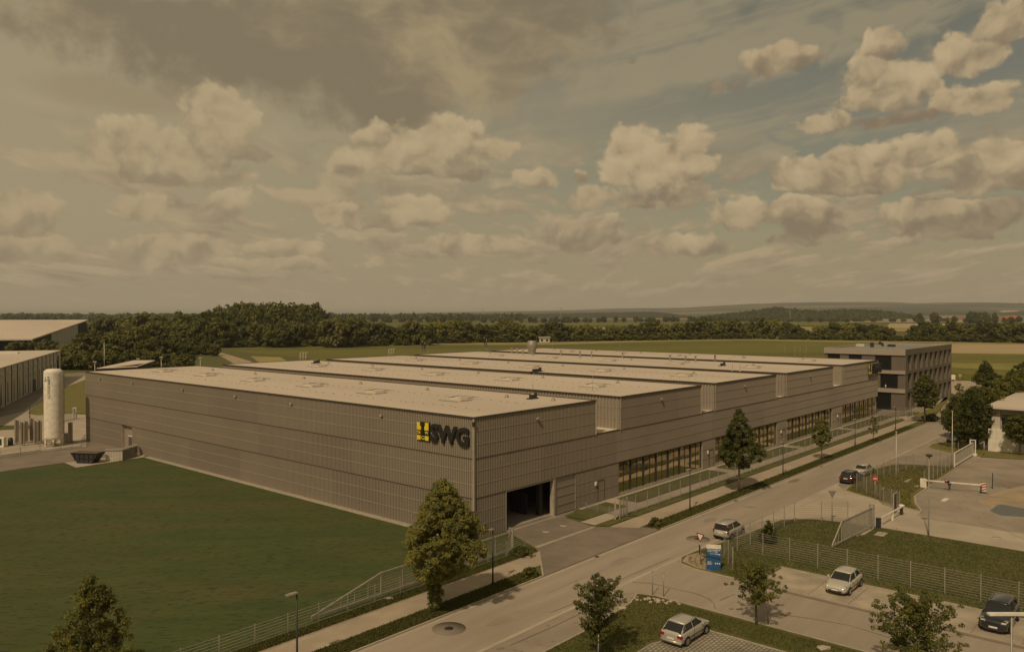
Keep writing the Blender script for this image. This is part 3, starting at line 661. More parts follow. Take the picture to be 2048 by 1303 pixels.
def logo(name, label, front, p0, zb, s, side_rot):
    """yellow square with black T, S, W, G cells and the big letters SWG; local x reads left to right"""
    root = bpy.data.objects.new(name, None); COL.objects.link(root); tag(root, label, 'company sign')
    root.location = p0; root.rotation_euler = (R(90), 0, side_rot)
    b = MB(); q = s
    b.box(-.02, q * .98, 0, q, .0, .12); b.build('panel', M['logo_k'], root)
    for x0, x1, y0, y1, x2, y2 in ((.02, .27, .57, .98, .34, .80), (.66, .93, .57, .98, .60, .80), (.02, .30, .02, .26, 0, 0), (.66, .93, .02, .26, 0, 0)):
        y = MB().box(q * x0, q * x1, q * y0, q * y1, .12, .17)
        if x2: y.box(q * min(x1, x2), q * x0, q * .57, q * y2, .12, .165) if x2 < x0 else y.box(q * x1, q * x2, q * .57, q * y2, .12, .165)
        y.build('yellow_field', M['logo_y'], root)
    k = MB(); k.box(q * .30, q * .64, q * .80, q * .98, .12, .24); k.box(q * .40, q * .56, q * .32, q * .80, .12, .24); k.build('letter_t', M['logo_k'], root)
    wl = M['white']
    for ch, x0 in (('S', .03), ('W', .64)): place_text(ch, q * .27, q * .17, .04, M['logo_y'], root, (q * x0, q * .345, .145), (0, 0, 0), .0, 'small_letter')
    place_text('G', q * .26, q * .2, .04, M['logo_y'], root, (q * .355, q * .05, .145), (0, 0, 0), .0, 'small_letter')
    o = place_text('SWG', q * 2.86, q * .98, .20, M['logo_k'], root, (q * 1.09, q * .01, .14), (0, 0, 0), .035, 'letters')
    return root
# long side sign: reads from u=10.9 to u=0.9, standing 0.15 m off the slats
p = C0 + UU * 7.75 + VV * -.20; logo('company_sign', 'large SWG letters with yellow and black emblem on the long side near the corner', 0, Vector((p.x, p.y, 9.12)), 0, 1.88, math.atan2(-UU.y, -UU.x))
p = C0 + UU * -.32 + VV * 119.6; logo('company_sign', 'distant SWG letters with yellow emblem at the far end of the street front', 1, Vector((p.x, p.y, 9.3)), 0, 2.2, ROT)
# roof equipment (stands on the roof: things of their own)
def hl(x, y, z=ZT - .05): p = C0 + VV * x + UU * y; return Vector((p.x, p.y, z))
def smoke_vent(x, y, lab):
    r = empty('smoke_vent', hl(x, y), ROT, lab, 'roof vent', 'smoke vents on the hall roofs')
    b = MB(); b.box(-.9, .9, -1.3, 1.3, 0, .16); b.build('curb', M['deck'], r)
    t = MB(); t.box(-.8, .8, -1.2, 1.2, .16, .24); t.build('lid', M['lowdeck'], r)
    s = MB()
    for k in (-1, 1): s.bar((-.95, k * 1.25, .1), (1.9, k * 1.25 + .5, .32), .05); s.bar((-.95, k * .9, .34), (.95, k * 1.2, .34), .05)
    s.bar((-1.6, -1.5, .06), (-1.6, 1.7, .06), .06); s.bar((1.9, -1.4, .3), (1.9, 1.9, .3), .05)
    s.build('cable_frame', M['steel_dull'], r); return r
ROWN = ['nearest', 'second', 'third', 'fourth', 'farthest']; ORD = ['first', 'second', 'third', 'fourth', 'fifth', 'sixth', 'seventh']
sv = smoke_vent(10, 12, 'low smoke vent with wire frames on the nearest raised roof, first from the street end')
for i, (a, b) in enumerate(VOL):
    for k, y in enumerate((26, 40, 54, 69, 83) if i == 0 else (10, 26, 42, 58, 74)):
        c = copy_tree(sv); c.location = hl(a + 9 + (k % 2) * .4, y); c['label'] = 'low smoke vent with wire frames on the %s raised roof, %s from the street end' % (ROWN[i], ORD[k + (1 if i == 0 else 0)])
    if i == 0: continue
dots = []
def drain(x, y, s=1.0):
    b = MB(); b.lathe([(.28 * s, 0), (.28 * s, .10), (.16 * s, .16), (.14 * s, .32), (.001, .34)], n=10)
    return b.build('roof_drain', M['steel_dull'], label='small round roof outlet with raised hood on the membrane', cat='roof outlet', group='roof outlets on the hall', loc=hl(x, y), rz=ROT)
d0 = drain(17, 3.5); d0['label'] = 'small hooded roof outlet right at the street corner of the nearest raised roof'
for i, (a, b) in enumerate(VOL):
    for k in range(6):
        o = d0.copy(); COL.objects.link(o); o.location = hl(a + 16.2, 10 + k * 14 + i); o['label'] = 'small hooded outlet at the back edge of the %s roof, %s from street' % (ROWN[i], ORD[k])
fx = MB(); rr_ = random.Random(8)
for i, (a, b) in enumerate(VOL[:3]):
    for xx in (5.2, 12.5):
        y = 4
        while y < HL - 5:
            o_ = rr_.uniform(-.3, .3); fx.box(a + xx - .06 + o_, a + xx + .06 + o_, y, y + .12, ZT - .061, ZT - .0); y += rr_.uniform(.9, 1.9)
fx.build('roof_fastener', M['steel_dull'], hall, kind='stuff')
def pipe_at(px, py, h, rad, lab, name='vent_pipe', cat='vent pipe', mat='steel', hood=True, z=ZT - .05, group=None):
    p = at(px, py, z); b = MB()
    if hood: b.lathe([(rad, 0), (rad, h * .82), (rad * 1.9, h * .86), (rad * 1.7, h * .95), (.01, h)], n=10)
    else: b.lathe([(rad * 1.4, 0), (rad * 1.4, .08), (rad, .1), (rad, h), (.001, h + .01)], n=8)
    return b.build(name, M[mat], label=lab, cat=cat, group=group, loc=p)
p = at(1064, 708, ZT - .05); b = MB(); b.lathe([(.85, 0), (.85, .25), (.95, .9), (1.35, 2.0), (1.42, 2.6), (1.05, 3.2), (1.0, 3.4), (.9, 3.4), (.85, 3.2), (.001, 3.1)], n=20)
b.build('exhaust_stack', M['steel_dull'], label='fat bulging silver exhaust stack on the far roof', cat='exhaust stack', loc=p)
for px, py in ((1024, 707), (1034, 708), (1046, 709), (1122, 711), (1160, 713), (1183, 714), (1245, 716), (1340, 722), (1371, 724), (1391, 724), (1430, 722)):
    pipe_at(px, py, 1.5, .16, 'thin hooded vent pipe on the far roof, %s' % {1024: 'leftmost of three left of the exhaust stack', 1034: 'middle of three left of the exhaust stack', 1046: 'nearest to the exhaust stack', 1122: 'first right of the exhaust stack', 1160: 'second right of the exhaust stack', 1183: 'third right of the exhaust stack', 1245: 'fourth right of the exhaust stack', 1340: 'fourth from the right', 1371: 'third from the right', 1391: 'second from the right', 1430: 'rightmost one'}[px], group='vent pipes on the far roofs')
for px, py, h in ((845, 704, 2.7), (969, 697, 3.0)):
    r = empty('twin_flue', at(px, py, ZT - .05), ROT, 'pair of slender grey flues at the back roof edge, %s of the two pairs' % ('left' if px < 900 else 'right'), 'flue')
    for k in (0, 1): MB().lathe([(.17, 0), (.17, h - k * .6), (.24, h - k * .6), (.24, h - k * .6 + .25), (.001, h - k * .6 + .3)], (k * .8, 0), 8).build('pipe', M['steel_dull'], r)
for px, py in ((606, 721), (782, 712)):
    r = empty('pipe_gantry', at(px, py, ZT - .05), ROT, 'white pipe gantry with bent outlets at the back roof edge, %s one' % ('left' if px < 700 else 'right'), 'pipe gantry')
    s = MB()
    for k in (-.7, 0, .7): s.tube([(k, 0, 0), (k, 0, 1.5), (k + .15, 0, 1.75), (k + .5, 0, 1.8)], .08, 6)
    s.build('pipe', M['offwhite'], r); MB().box(-1, 1, -.05, .05, .7, .78).build('rail', M['offwhite'], r)
# thin lightning rods on the roofs
rod = MB(); rod.tube([(0, 0, 0), (0, 0, 2.8)], [.03, .012], 5); rod.lathe([(.22, 0), (.2, .1), (.001, .12)], n=10)
rods = [(856, 704), (973, 697), (1240, 707), (1105, 700), (1570, 715), (1590, 716), (1600, 716), (1612, 717), (1480, 742), (1465, 741), (1185, 783), (1066, 788)]
r0 = None; NR = 0
RL = ['beside the left twin flue', 'beside the right twin flue', 'on the far roof middle', 'right of the exhaust stack', 'left in the row of four near the office', 'second in the row of four near the office', 'third in the row of four near the office', 'last in the row of four near the office', 'right of the fourth roof pair', 'left of the fourth roof pair', 'at the nearest roof corner gap', 'between the two nearest roofs']
for q in rods:
    if r0 is None: r0 = rod.build('lightning_rod', M['steel'], label='thin lightning rod ' + RL[0], cat='lightning rod', group='lightning rods on the roofs', loc=at(*q, ZT - .05)); continue
    o = r0.copy(); COL.objects.link(o); o.location = at(*q, ZT - .05); NR += 1; o['label'] = 'thin lightning rod ' + RL[NR]
for q, w in (((1072, 743), 3.2), ((632, 726), 2.0), ((1065, 797), 1.6), ((1445, 731), 2.2)):
    b = MB(); b.box(-w / 2, w / 2, -.3, .3, 0, .12); b.box(-w / 4, w / 4, -.2, .2, .12, .5); b.box(w * .3, w * .42, -.15, .15, .12, .7)
    b.build('roof_unit', M['dark'], label='low dark equipment frame lying on the %s' % {1072: 'third roof volume', 632: 'second roof volume at its far left', 1065: 'nearest roof volume', 1445: 'fourth roof volume'}[q[0]], cat='roof unit', loc=at(*q, ZT - .05), rz=ROT)
# ------------------------------------------------------------------ office building
OX, OY, OW, OD, OZ = 138.6, -2.6, 44.5, 18.2, 13.95       # local x (v), y (u)
office = empty('office_building', C0, ROT, 'three-storey brown office block with concrete bands and deep slot windows beyond the hall', 'office building')
b = MB(); b.box(OX + .6, OX + OW - .3, OY + .7, OY + OD - .3, 0, OZ - .6); b.build('core', M['office'], office)
b = MB(); b.box(OX + .3, OX + OW - .3, OY + .3, OY + OD - .3, OZ - .6, OZ - .35); b.build('roof', noisy('office_roof', (.22, .215, .185), (.27, .26, .225), .3, .9), office)
bands = MB()
for z0, z1 in ((4.05, 4.95), (8.35, 9.1), (12.6, OZ)):
    bands.box(OX, OX + .6, OY, OY + OD, z0, z1, 0); bands.box(OX + .601, OX + OW, OY + OD - .6, OY + OD, z0, z1, 0)
    bands.box(OX + OW - .6, OX + OW, OY + .6, OY + OD - .601, z0, z1, 0)
bands.build('floor_band', M['office_band'], office)
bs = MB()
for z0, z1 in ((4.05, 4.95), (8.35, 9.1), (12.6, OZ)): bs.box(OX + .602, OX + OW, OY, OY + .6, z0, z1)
bs.build('floor_band', M['office_shade_side'], office)  # same bands on the side, painted darker as the less lit face
nW = 9
pw = (OW - 1.0) / nW
for z0, z1 in ((0, 4.05), (4.95, 8.35), (9.1, 12.6)):
    for k in range(nW):
        x = OX + .6 + k * pw
        MB().box(x + (.0 if k else .01), x + pw * .40, OY + .03, OY + .699, z0 + .002, z1 - .002).build('pier', M['office_shade_side'], office)
    MB().box(OX + OW - .79, OX + OW - .01, OY + .03, OY + .699, z0 + .002, z1 - .002).build('pier', M['office_shade_side'], office)
for z0, z1 in ((.3, 4.04), (4.96, 8.34), (9.11, 12.59)):
    for k in range(nW):
        x = OX + .6 + k * pw
        g = MB(); g.box(x + pw * .40, x + pw * 1.0, OY + .60, OY + .66, z0, z1); w = g.build('window', M['glass_dark'], office)
        f = MB(); f.box(x + pw * .66, x + pw * .70, OY + .54, OY + .599, z0, z1); f.box(x + pw * .4, x + pw, OY + .54, OY + .598, z0, z0 + .1); f.build('frame', M['dark'], w)
# near end face (x = OX): panels and windows
for z0, z1, ws in ((.0, 4.04, ((3.0, 6.6), (11.0, 14.5))), (4.96, 8.34, ((1.6, 5.4), (8.6, 12.0), (14.0, 17))), (9.11, 12.59, ((3.0, 6.6), (9.5, 12.5), (14.5, 17.4)))):
    cuts = [0.0] + [q for w_ in ws for q in w_] + [OD]
    for k in range(0, len(cuts) - 1, 2):
        a_, b_ = OY + cuts[k] + .01, OY + cuts[k + 1] - .01
        if b_ - a_ < .1: continue
        q = MB(); ribs(q, a_, b_, z0, z1, .0, 'y', -1, OX + .35, .42, .05); q.build('wall_panel', M['office'], office)
    for a_, b_ in ws:
        w = MB().box(OX + .46, OX + .52, OY + a_, OY + b_, z0 + .15, z1 - .05).build('window', M['glass_dark'], office)
        f = MB(); f.box(OX + .40, OX + .56, OY + a_, OY + a_ + .12, z0, z1); f.box(OX + .40, OX + .56, OY + b_ - .12, OY + b_, z0, z1); f.box(OX + .40, OX + .56, OY + a_ + .12, OY + b_ - .12, z0, z0 + .18); f.build('frame', M['dark'], w)
for px, py, s in ((1722, 692, 2.2), (1744, 691, .8), (1744, 694, .7), (1765, 692, .5), (1783, 693, 1.6), (1760, 689, .6)):
    b = MB(); b.box(-s / 2, s / 2, -s / 2, s / 2, 0, .5 if s > 1 else .7); b.box(-s * .4, s * .4, -s * .4, s * .4, .5 if s > 1 else .7, .62 if s > 1 else .9)
    o = b.build('roof_box', M['offwhite'] if s > 2 else M['dark'], office); wp = at(px, py, OZ - .35) - C0
    o.location = (wp.x * math.cos(ROT) + wp.y * math.sin(ROT), -wp.x * math.sin(ROT) + wp.y * math.cos(ROT), OZ - .35)
MB().box(-.5, .5, -.1, .1, 0, .55).build('planter', M['white'], office).location = (OX + .7, OY + 4.2, 5.2)
# ------------------------------------------------------------------ other buildings
# long pale hall on the left
A = Vector((-119.2, 184, 0)); Dv = Vector((-.383, .924, 0)); Ln = 98.0
lh = empty('warehouse', A - Dv * 45, math.atan2(Dv.y, Dv.x), 'long pale warehouse with dark upright joints at the left edge', 'warehouse')
LL = Ln + 45; HW = 9.4
MB().box(0, LL, .0, 120, 0, HW - .1).build('wall', M['offwhite'], lh)
MB().box(-.2, LL + .2, -.15, 120, HW - .1, HW + .15).build('roof', M['deck'], lh)
j = MB(); x = 5.0; k = 0
while x < LL - 8: j.box(x, x + .22, -.14, -.003, .2, HW - .12); x += 7.6
j.build('joint', M['dark'], lh)
x = 5.0
while x < LL - 8:
    w = MB().box(x + 3.0, x + 3.55, -.08, -.003, .6, 5.6).build('slot_window', M['glass_dark'], lh)
    MB().box(x + 2.6, x + 4.4, -.5, -.003, HW - 1.6, HW - 1.35).build('canopy_lamp', M['white'], lh); x += 7.6
MB().box(LL - 55, LL - 50, -.1, -.004, 0, 3.4).build('door', M['dark'], lh)
MB().box(LL - 103, LL - 98, -.1, -.004, 0, 4.0).build('door', M['dark'], lh)
em = MB()
for a_, b_ in (((0, 0), (1.6, 3.4)), ((1.6, 3.4), (2.6, 1.0)), ((1.0, 2.2), (3.4, .4)), ((1.6, 3.4), (1.2, 4.6)), ((1.6, 3.4), (2.3, 4.5)), ((.2, 2.6), (1.6, 3.4))): em.bar((LL - 8 + a_[0], -.1, 3.2 + a_[1]), (LL - 8 + b_[0], -.1, 3.2 + b_[1]), .3, .12)
em.build('emblem', M['dark'], lh)
for k in range(7):
    b = MB(); b.box(-1.4, 1.4, -3, 3, 0, .5); o = b.build('skylight', M['white'], lh); o.location = (50 + k * 12, 12 + (k % 3) * 6, HW + .14)
lhb = MB(); lhb.lathe([(8, 0), (7.4, 1.6), (5.2, 3.2), (.01, 4.0)], n=20); o = lhb.build('roof_dome', M['deck'], lh); o.location = (LL - 30, 62, HW + .1)
# big mono-pitch hall further left
A2, B2 = Vector((-243.0, 400, 0)), Vector((-279.5, 520, 0)); d2 = (B2 - A2).normalized(); n2 = Vector((-d2.y, d2.x, 0))
bh = empty('logistics_hall', A2, math.atan2(d2.y, d2.x), 'huge dark green hall with a sloping pale roof far behind the left trees', 'logistics hall')
l2_ = (B2 - A2).length; z0, z1 = 9.0, 17.6
b = MB(); b.add([(0, 0, 0), (l2_, 0, 0), (l2_, 0, z1), (0, 0, z0), (0, 220, 0), (l2_, 220, 0), (l2_, 220, z1), (0, 220, z0)], [(0, 1, 2, 3), (1, 5, 6, 2), (4, 0, 3, 7), (5, 4, 7, 6)]); b.build('wall', noisy('green_cladding', (.040, .050, .040), (.05, .06, .048), .1), bh)
b = MB(); b.add([(-2, -1, z0 - .1), (l2_ + 1, -1, z1 + .1), (l2_ + 1, 221, z1 + .1), (-2, 221, z0 - .1), (-2, -1, z0 + .6), (l2_ + 1, -1, z1 + .8), (l2_ + 1, 221, z1 + .8), (-2, 221, z0 + .6)], [(3, 2, 1, 0), (4, 5, 6, 7), (0, 1, 5, 4), (1, 2, 6, 5), (2, 3, 7, 6), (3, 0, 4, 7)]); b.build('roof', M['deck'], bh)
b = MB(); xa, xb = l2_ * .30, l2_ * .80; f_ = lambda x: z0 + (z1 - z0) * x / l2_ - .1
b.add([(xa, -.12, 0), (xb, -.12, 0), (xb, -.12, f_(xb)), (xa, -.12, f_(xa))], [(0, 1, 2, 3)]); b.build('pale_panel', M['offwhite'], bh)
for k in range(4):
    xx = 22 + (k % 2) * 14; zz = z0 + (z1 - z0) * xx / l2_ + .72; dz_ = (z1 - z0) / l2_ * 3
    b = MB(); b.add([(xx, 30 + k * 22, zz), (xx + 3, 30 + k * 22, zz + dz_), (xx + 3, 42 + k * 22, zz + dz_), (xx, 42 + k * 22, zz)], [(0, 1, 2, 3)]); b.build('skylight', M['dark'], bh)
# shed with tilted roof peeking above the hall roof
p0 = atd(199, 212, 0); p1 = atd(272, 212, 0); w_ = (p1 - p0).length
sh = empty('open_shed', p0, 0, 'low shed with a tilted pale roof behind the left end of the hall', 'shed')
b = MB(); b.add([(0, 0, 0), (w_, 0, 0), (w_, 0, 8.6), (0, 0, 7.4), (0, 9, 0), (w_, 9, 0), (w_, 9, 8.6), (0, 9, 7.4)], [(0, 1, 2, 3), (1, 5, 6, 2), (4, 0, 3, 7), (5, 4, 7, 6)]); b.build('wall', M['dark'], sh)
b = MB(); b.add([(-.6, -.6, 7.4), (w_ + .6, -.6, 7.9), (w_ + .6, 10, 8.9), (4.5, 10, 8.9), (-.6, -.6, 7.6), (w_ + .6, -.6, 8.1), (w_ + .6, 10, 9.1), (4.5, 10, 9.1)], [(3, 2, 1, 0), (4, 5, 6, 7), (0, 1, 5, 4), (1, 2, 6, 5), (2, 3, 7, 6), (3, 0, 4, 7)]); b.build('roof', M['deck'], sh)
# white building at the right edge; local x to the right (-u), y away (v)
wb = empty('white_building', uv(-27.4, 91.1), ROT - R(90), 'white flat-roofed building with a wide overhanging roof at the right edge', 'building')
# local axes: x = -u direction, y = +v direction
MB().box(0, 30, .0, .4, 0, 3.6).build('lower_wall', M['white'], wb)
MB().box(.8, 30, .9, 40, 0, 6.7).build('upper_wall', M['offwhite'], wb)
MB().box(.4, 1.6, .35, 1.2, 3.6, 6.75).build('pillar', M['offwhite'], wb)
gl = MB().box(1.75, 12, .80, .89, 3.7, 6.0).build('window', M['glass_dark'], wb); MB().box(4.6, 4.8, .72, .799, 3.7, 6.0).build('frame', M['dark'], gl)
MB().box(-.4, 30, -.9, 46, 6.95, 7.25).build('roof', M['deck'], wb)
MB().box(-.2, 30, -.6, 45.5, 6.71, 6.94).build('soffit', M['steel_dull'], wb)
cl = MB(); ribs(cl, 3.6, 30, .1, 3.3, .02, 'x', -1, 0, .4, .04); cl.build('ribbed_panel', M['offwhite'], wb)
# village and far buildings: walls, roof, windows; each thing is separate
def house(px, D, w, d, h, rh, wall, roofm, label, cat='house', hip=False, rz=0.0, rows=2, name='house'):
    r = empty(name, atd(px, D), rz, label, cat)
    MB().box(-w / 2, w / 2, 0, d, 0, h).build('wall', wall, r)
    b = MB(); o = .6
    if rh > 0:
        k = w * .35 if hip else 0
        v = [(-w / 2 - o, -o, h), (w / 2 + o, -o, h), (w / 2 + o, d + o, h), (-w / 2 - o, d + o, h), (-w / 2 - o + k, d / 2, h + rh), (w / 2 + o - k, d / 2, h + rh)]
        b.add(v, [(0, 1, 5, 4), (2, 3, 4, 5), (1, 2, 5), (3, 0, 4), (3, 2, 1, 0)])
    else: b.box(-w / 2 - .2, w / 2 + .2, -.2, d + .2, h, h + .5)
    b.build('roof', roofm, r)
    if rows:
        n = max(2, int(w / 6))
        for q in range(rows):
            for i in range(n):
                x = -w / 2 + w * (i + .5) / n; MB().box(x - w / n * .22, x + w / n * .22, -.15, -.01, h * (q + .3) / rows, h * (q + .75) / rows).build('window', M['glass_dark'], r)
    return r
rt = plain('roof_tiles', (.26, .10, .055), .8); rb = plain('brown_roof', (.17, .12, .09), .8); rd = plain('red_roof', (.42, .10, .04), .8); gr_ = plain('grey_roof', (.24, .21, .18), .8)
wy_ = plain('cream_wall', (.52, .44, .31), .8)
house(1899, 2330, 50, 16, 13, 4, wy_, gr_, 'cream village house with a tall pale wall between the red roofs', rz=.1)
house(1902, 2180, 54, 14, 5, 6, wy_, rt, 'village house with a red-brown tiled roof beside tall dark conifers', rz=.0)
house(1930, 2150, 36, 14, 8, 5, wy_, rt, 'gabled village house with a bright front under a brown roof', rz=.2)
house(1817, 2250, 140, 14, 3.2, 5, wy_, gr_, 'very long low grey-roofed barn at the left of the village', 'barn', rz=.0, rows=1, name='barn')
house(2030, 2150, 64, 34, 5, 13, wy_, rd, 'broad house with a bright red hipped roof at the right edge', hip=True)
house(1995, 2250, 22, 14, 7, 4, wy_, rt, 'small village house just left of the bright red roof')
house(2020, 6500, 130, 30, 52, 0, M['offwhite'], gr_, 'tall white factory block on the horizon at the right edge', 'factory', rows=0, name='distant_factory')
house(1910, 6200, 100, 30, 36, 0, M['offwhite'], gr_, 'pale factory block on the hillside left of the horizon factory', 'factory', rows=0, name='distant_factory')
house(1895, 6000, 80, 30, 26, 0, M['white'], gr_, 'low white factory shed below the hillside block', 'factory', rows=0, name='distant_factory')
house(233, 1150, 17, 10, 9, 0, M['white'], gr_, 'white flat house among the trees at the far left', rows=2)
house(277, 1250, 22, 10, 10, 0, M['white'], gr_, 'second white flat house further right among the left trees', rows=2)
house(1089, 615, 8, 6, 3.4, 1.2, M['offwhite'], gr_, 'small pale hut between the trees of the middle tree belt', 'hut', rows=1, name='hut')
# trailer and sign by the crossroad
tr = empty('trailer', at(1902, 762), R(4), 'white box trailer parked beside the crossroad', 'trailer')
MB().box(-1.5, 1.5, 0, 1.6, .45, 2.1).build('box', M['white'], tr)
for x in (-.7, .7): 
    w = MB(); w.tube([(x, -.05, .3), (x, .15, .3)], .3, 12); w.build('wheel', M['rubber'], tr)
# ------------------------------------------------------------------ fences
def fence(pts, h, label, pitch=2.5, name='mesh_fence', vert=True, mat='steel_dull', postmat='steel', cat='fence', rod=.2, vs=.05, z=0.0, r=.007, pw=.06):
    """double-rod mesh fence: one panel mesh and a post mesh of its own for every post"""
    P = [Vector((p[0], p[1], 0)) for p in pts]
    root = empty(name, P[0] + Vector((0, 0, z)), 0, label, cat); O = P[0]
    pm = MB(); posts = []
    for a, b in zip(P[:-1], P[1:]):
        L_ = (b - a).length; n = max(1, round(L_ / pitch)); d = (b - a).normalized(); nx = Vector((-d.y, d.x, 0)) * .03
        for k in range(n + (1 if b == P[-1] else 0)): posts.append(a + (b - a) * k / n - O)
        zz = .08
        while zz <= h - .02: pm.bar(a - O + nx + Vector((0, 0, zz)), b - O + nx + Vector((0, 0, zz)), .012 if vert else .020, .010 if vert else .018, caps=False); zz += rod
        if vert:
            x = 0.0
            while x < L_:
                q = a - O + d * x + nx; pm.add([q + d * -r / 1.0 + Vector((0, 0, .05)), q + d * r + Vector((0, 0, .05)), q + d * r + Vector((0, 0, h)), q - d * r + Vector((0, 0, h))], [(0, 1, 2, 3)]); x += vs
    pm.build('mesh_panel', M[mat], root)
    pb = MB().box(-pw / 2, pw / 2, -pw / 2, pw / 2, 0, h + .05); first = None
    ang = math.atan2((P[1] - P[0]).y, (P[1] - P[0]).x)
    for q in posts[:100]:
        if first is None: first = pb.build('post', M[postmat], root, loc=q, rz=ang)
        else: o = first.copy(); COL.objects.link(o); o.location = q
    return root
fence(UVs([(-5.85, 17.4), (-5.8, 60), (-5.8, 95), (-5.9, 121.4)]), 1.95, 'long mesh fence in front of the glazed street front of the hall')
fence(UVs([(-6.2, 127.0), (-5.6, 140), (-4.2, 160), (-1.6, 180), (1.5, 196)]), 1.95, 'mesh fence curving round the office block beyond the driveway entry')
fence(UVs([(-5.9, 121.4), (-4.4, 127.0), (-6.1, 131.0)]), 1.9, 'mesh gate closing the courtyard between hall and office', 2.0, vs=.035, name='courtyard_gate', cat='gate')
fence(UVs([(-6.0, 0.6), (-6.0, -60)]), 1.5, 'mesh fence along the lawn behind the long sliding gate', 2.5, vert=False, mat='steel')
fence(UVs([(-5.7, 17.3), (-1.2, 16.9)]), .9, 'short low mesh fence beside the open hall gate', 1.5)
fence(UVs([(-23.2, 7.6), (-20.75, 11.0), (-20.85, 27.2), (-22.9, 29.3), (-25.1, 30.9)]), 2.2, 'mesh fence round the street corner of the grass island behind the blue sign', 2.7, vert=False, pw=.07)
fence(UVs([(-20.8, 13.6), (-90, 13.4)]), 2.15, 'long mesh fence between the parking bays and the grass', 2.5, vert=False, pw=.06, mat='steel')
fence(UVs([(-24.1, 44.2), (-21.0, 46.8), (-21.2, 60), (-22.6, 66.5), (-26.4, 72)]), 2.2, 'mesh fence curving round the sunlit grass island by the two parked cars', 2.5, vs=.07, pw=.07)
fence(UVs([(-26.7, 54.9), (-26.5, 71.6)]), 2.1, 'dense mesh fence from the barrier post to the upper gate', 2.5, vs=.05)
fence(UVs([(-27.7, 40.2), (-25.6, 41.6), (-24.1, 44.2)]), 2.1, 'short mesh fence running up to the pedestrian gate', 1.4, vs=.05)
fence([at(*p) for p in ((0, 917), (80, 905), (162, 895), (170, 884))], 1.3, 'low mesh fence on the white kerb in front of the tank yard', 2.5, vs=.12, mat='dark', postmat='steel_dull')
fence([at(*p) for p in ((1908, 903), (1925, 895), (1960, 892))], 1.6, 'dark mesh fence under the trees by the white building', 2.4, vs=.1, mat='dark')
# ------------------------------------------------------------------ gates
def cantilever(name, base, d, L_, Lt, h, label, infill, zb=.35, mat='steel'):
    """frame gate with a sloping tail; local x along the gate, tail at x<0"""
    r = empty(name, base, math.atan2(d.y, d.x), label, 'sliding gate')
    f = MB(); f.box(-Lt, L_, -.05, .05, zb - .16, zb + .03); f.bar((0, 0, h), (L_, 0, h), .1); f.bar((0, 0, h), (-Lt, 0, zb), .1); f.bar((0, 0, zb), (0, 0, h), .1); f.bar((L_, 0, zb), (L_, 0, h), .1)
    n = round(L_ / 2.1)
    for k in range(1, n): f.bar((L_ * k / n, 0, zb), (L_ * k / n, 0, h), .06)
    f.build('frame', M[mat], r)
    g = MB()
    if infill == 'mesh':
        x = .2
        while x < L_: g.add([(x - .012, 0, zb), (x + .012, 0, zb), (x + .012, 0, h), (x - .012, 0, h)], [(0, 1, 2, 3)]); x += .2
        z = zb + .2
        while z < h: g.bar((0, .01, z), (L_, .01, z), .015); z += .2
        for k in range(1, 5): x = -Lt * k / 5; g.bar((x, 0, zb), (x, 0, zb + (h - zb) * (1 - k / 5)), .05)
    else:
        x = .12
        while x < L_: g.bar((x, 0, zb), (x, 0, h), .028); x += .125
        for k in range(1, 3): x = -Lt * k / 3; MB().bar((x, 0, zb), (x, 0, zb + (h - zb) * (1 - k / 3)), .05).build('tail_bar', M[mat], r)
    g.build('infill', M[mat], r)
    p = MB(); p.box(L_ - .1, L_ + .05, .12, .27, 0, h + .25); p.box(L_ - .1, L_ + .05, -.27, -.12, 0, h + .25); p.box(L_ - .1, L_ + .05, -.27, .27, h + .26, h + .36); p.build('guide_post', M[mat], r)
    q = MB(); q.box(L_ * .45, L_ * .45 + .5, -.2, .2, 0, zb - .17); q.box(L_ - .8, L_ - .3, -.2, .2, 0, zb - .17); q.build('roller_base', M['steel_dull'], r)
    return r
cantilever('sliding_gate', uv(-5.2, -15.8), VV, 15.4, 6.4, 1.95, 'long pale sliding gate with a sloping tail beside the lawn', 'mesh')
dg = (uv(-27.8, 29.9) - uv(-27.2, 20.1)).normalized()
cantilever('sliding_gate', uv(-27.2, 20.1) + dg * 2.2, dg, 7.6, 2.2, 2.2, 'white bar sliding gate with a sloping tail on the grass island', 'bars')
r = empty('sliding_gate', uv(-26.6, 71.9), ROT, 'white sliding gate standing at the upper yard entrance by the trees', 'sliding gate')
f = MB(); f.bar((0, 0, 2.1), (12.2, 0, 2.1), .12); f.bar((0, 0, .3), (12.2, 0, .3), .16); f.bar((0, 0, 0), (0, 0, 2.15), .12); f.bar((12.2, 0, .2), (12.2, 0, 2.1), .1); f.build('frame', M['white'], r)
f = MB(); x = .1
while x < 12.1: f.bar((x, 0, .3), (x, 0, 2.1), .03); x += .12
f.build('infill', M['steel'], r)
f = MB(); f.box(12.4, 12.55, -.35, -.2, 0, 2.4); f.box(12.4, 12.55, .35, .5, 0, 2.4); f.box(12.35, 12.6, -.35, .5, 2.4, 2.52); f.box(12.1, 12.9, -.5, .5, 0, .35); f.build('guide_post', M['white'], r)
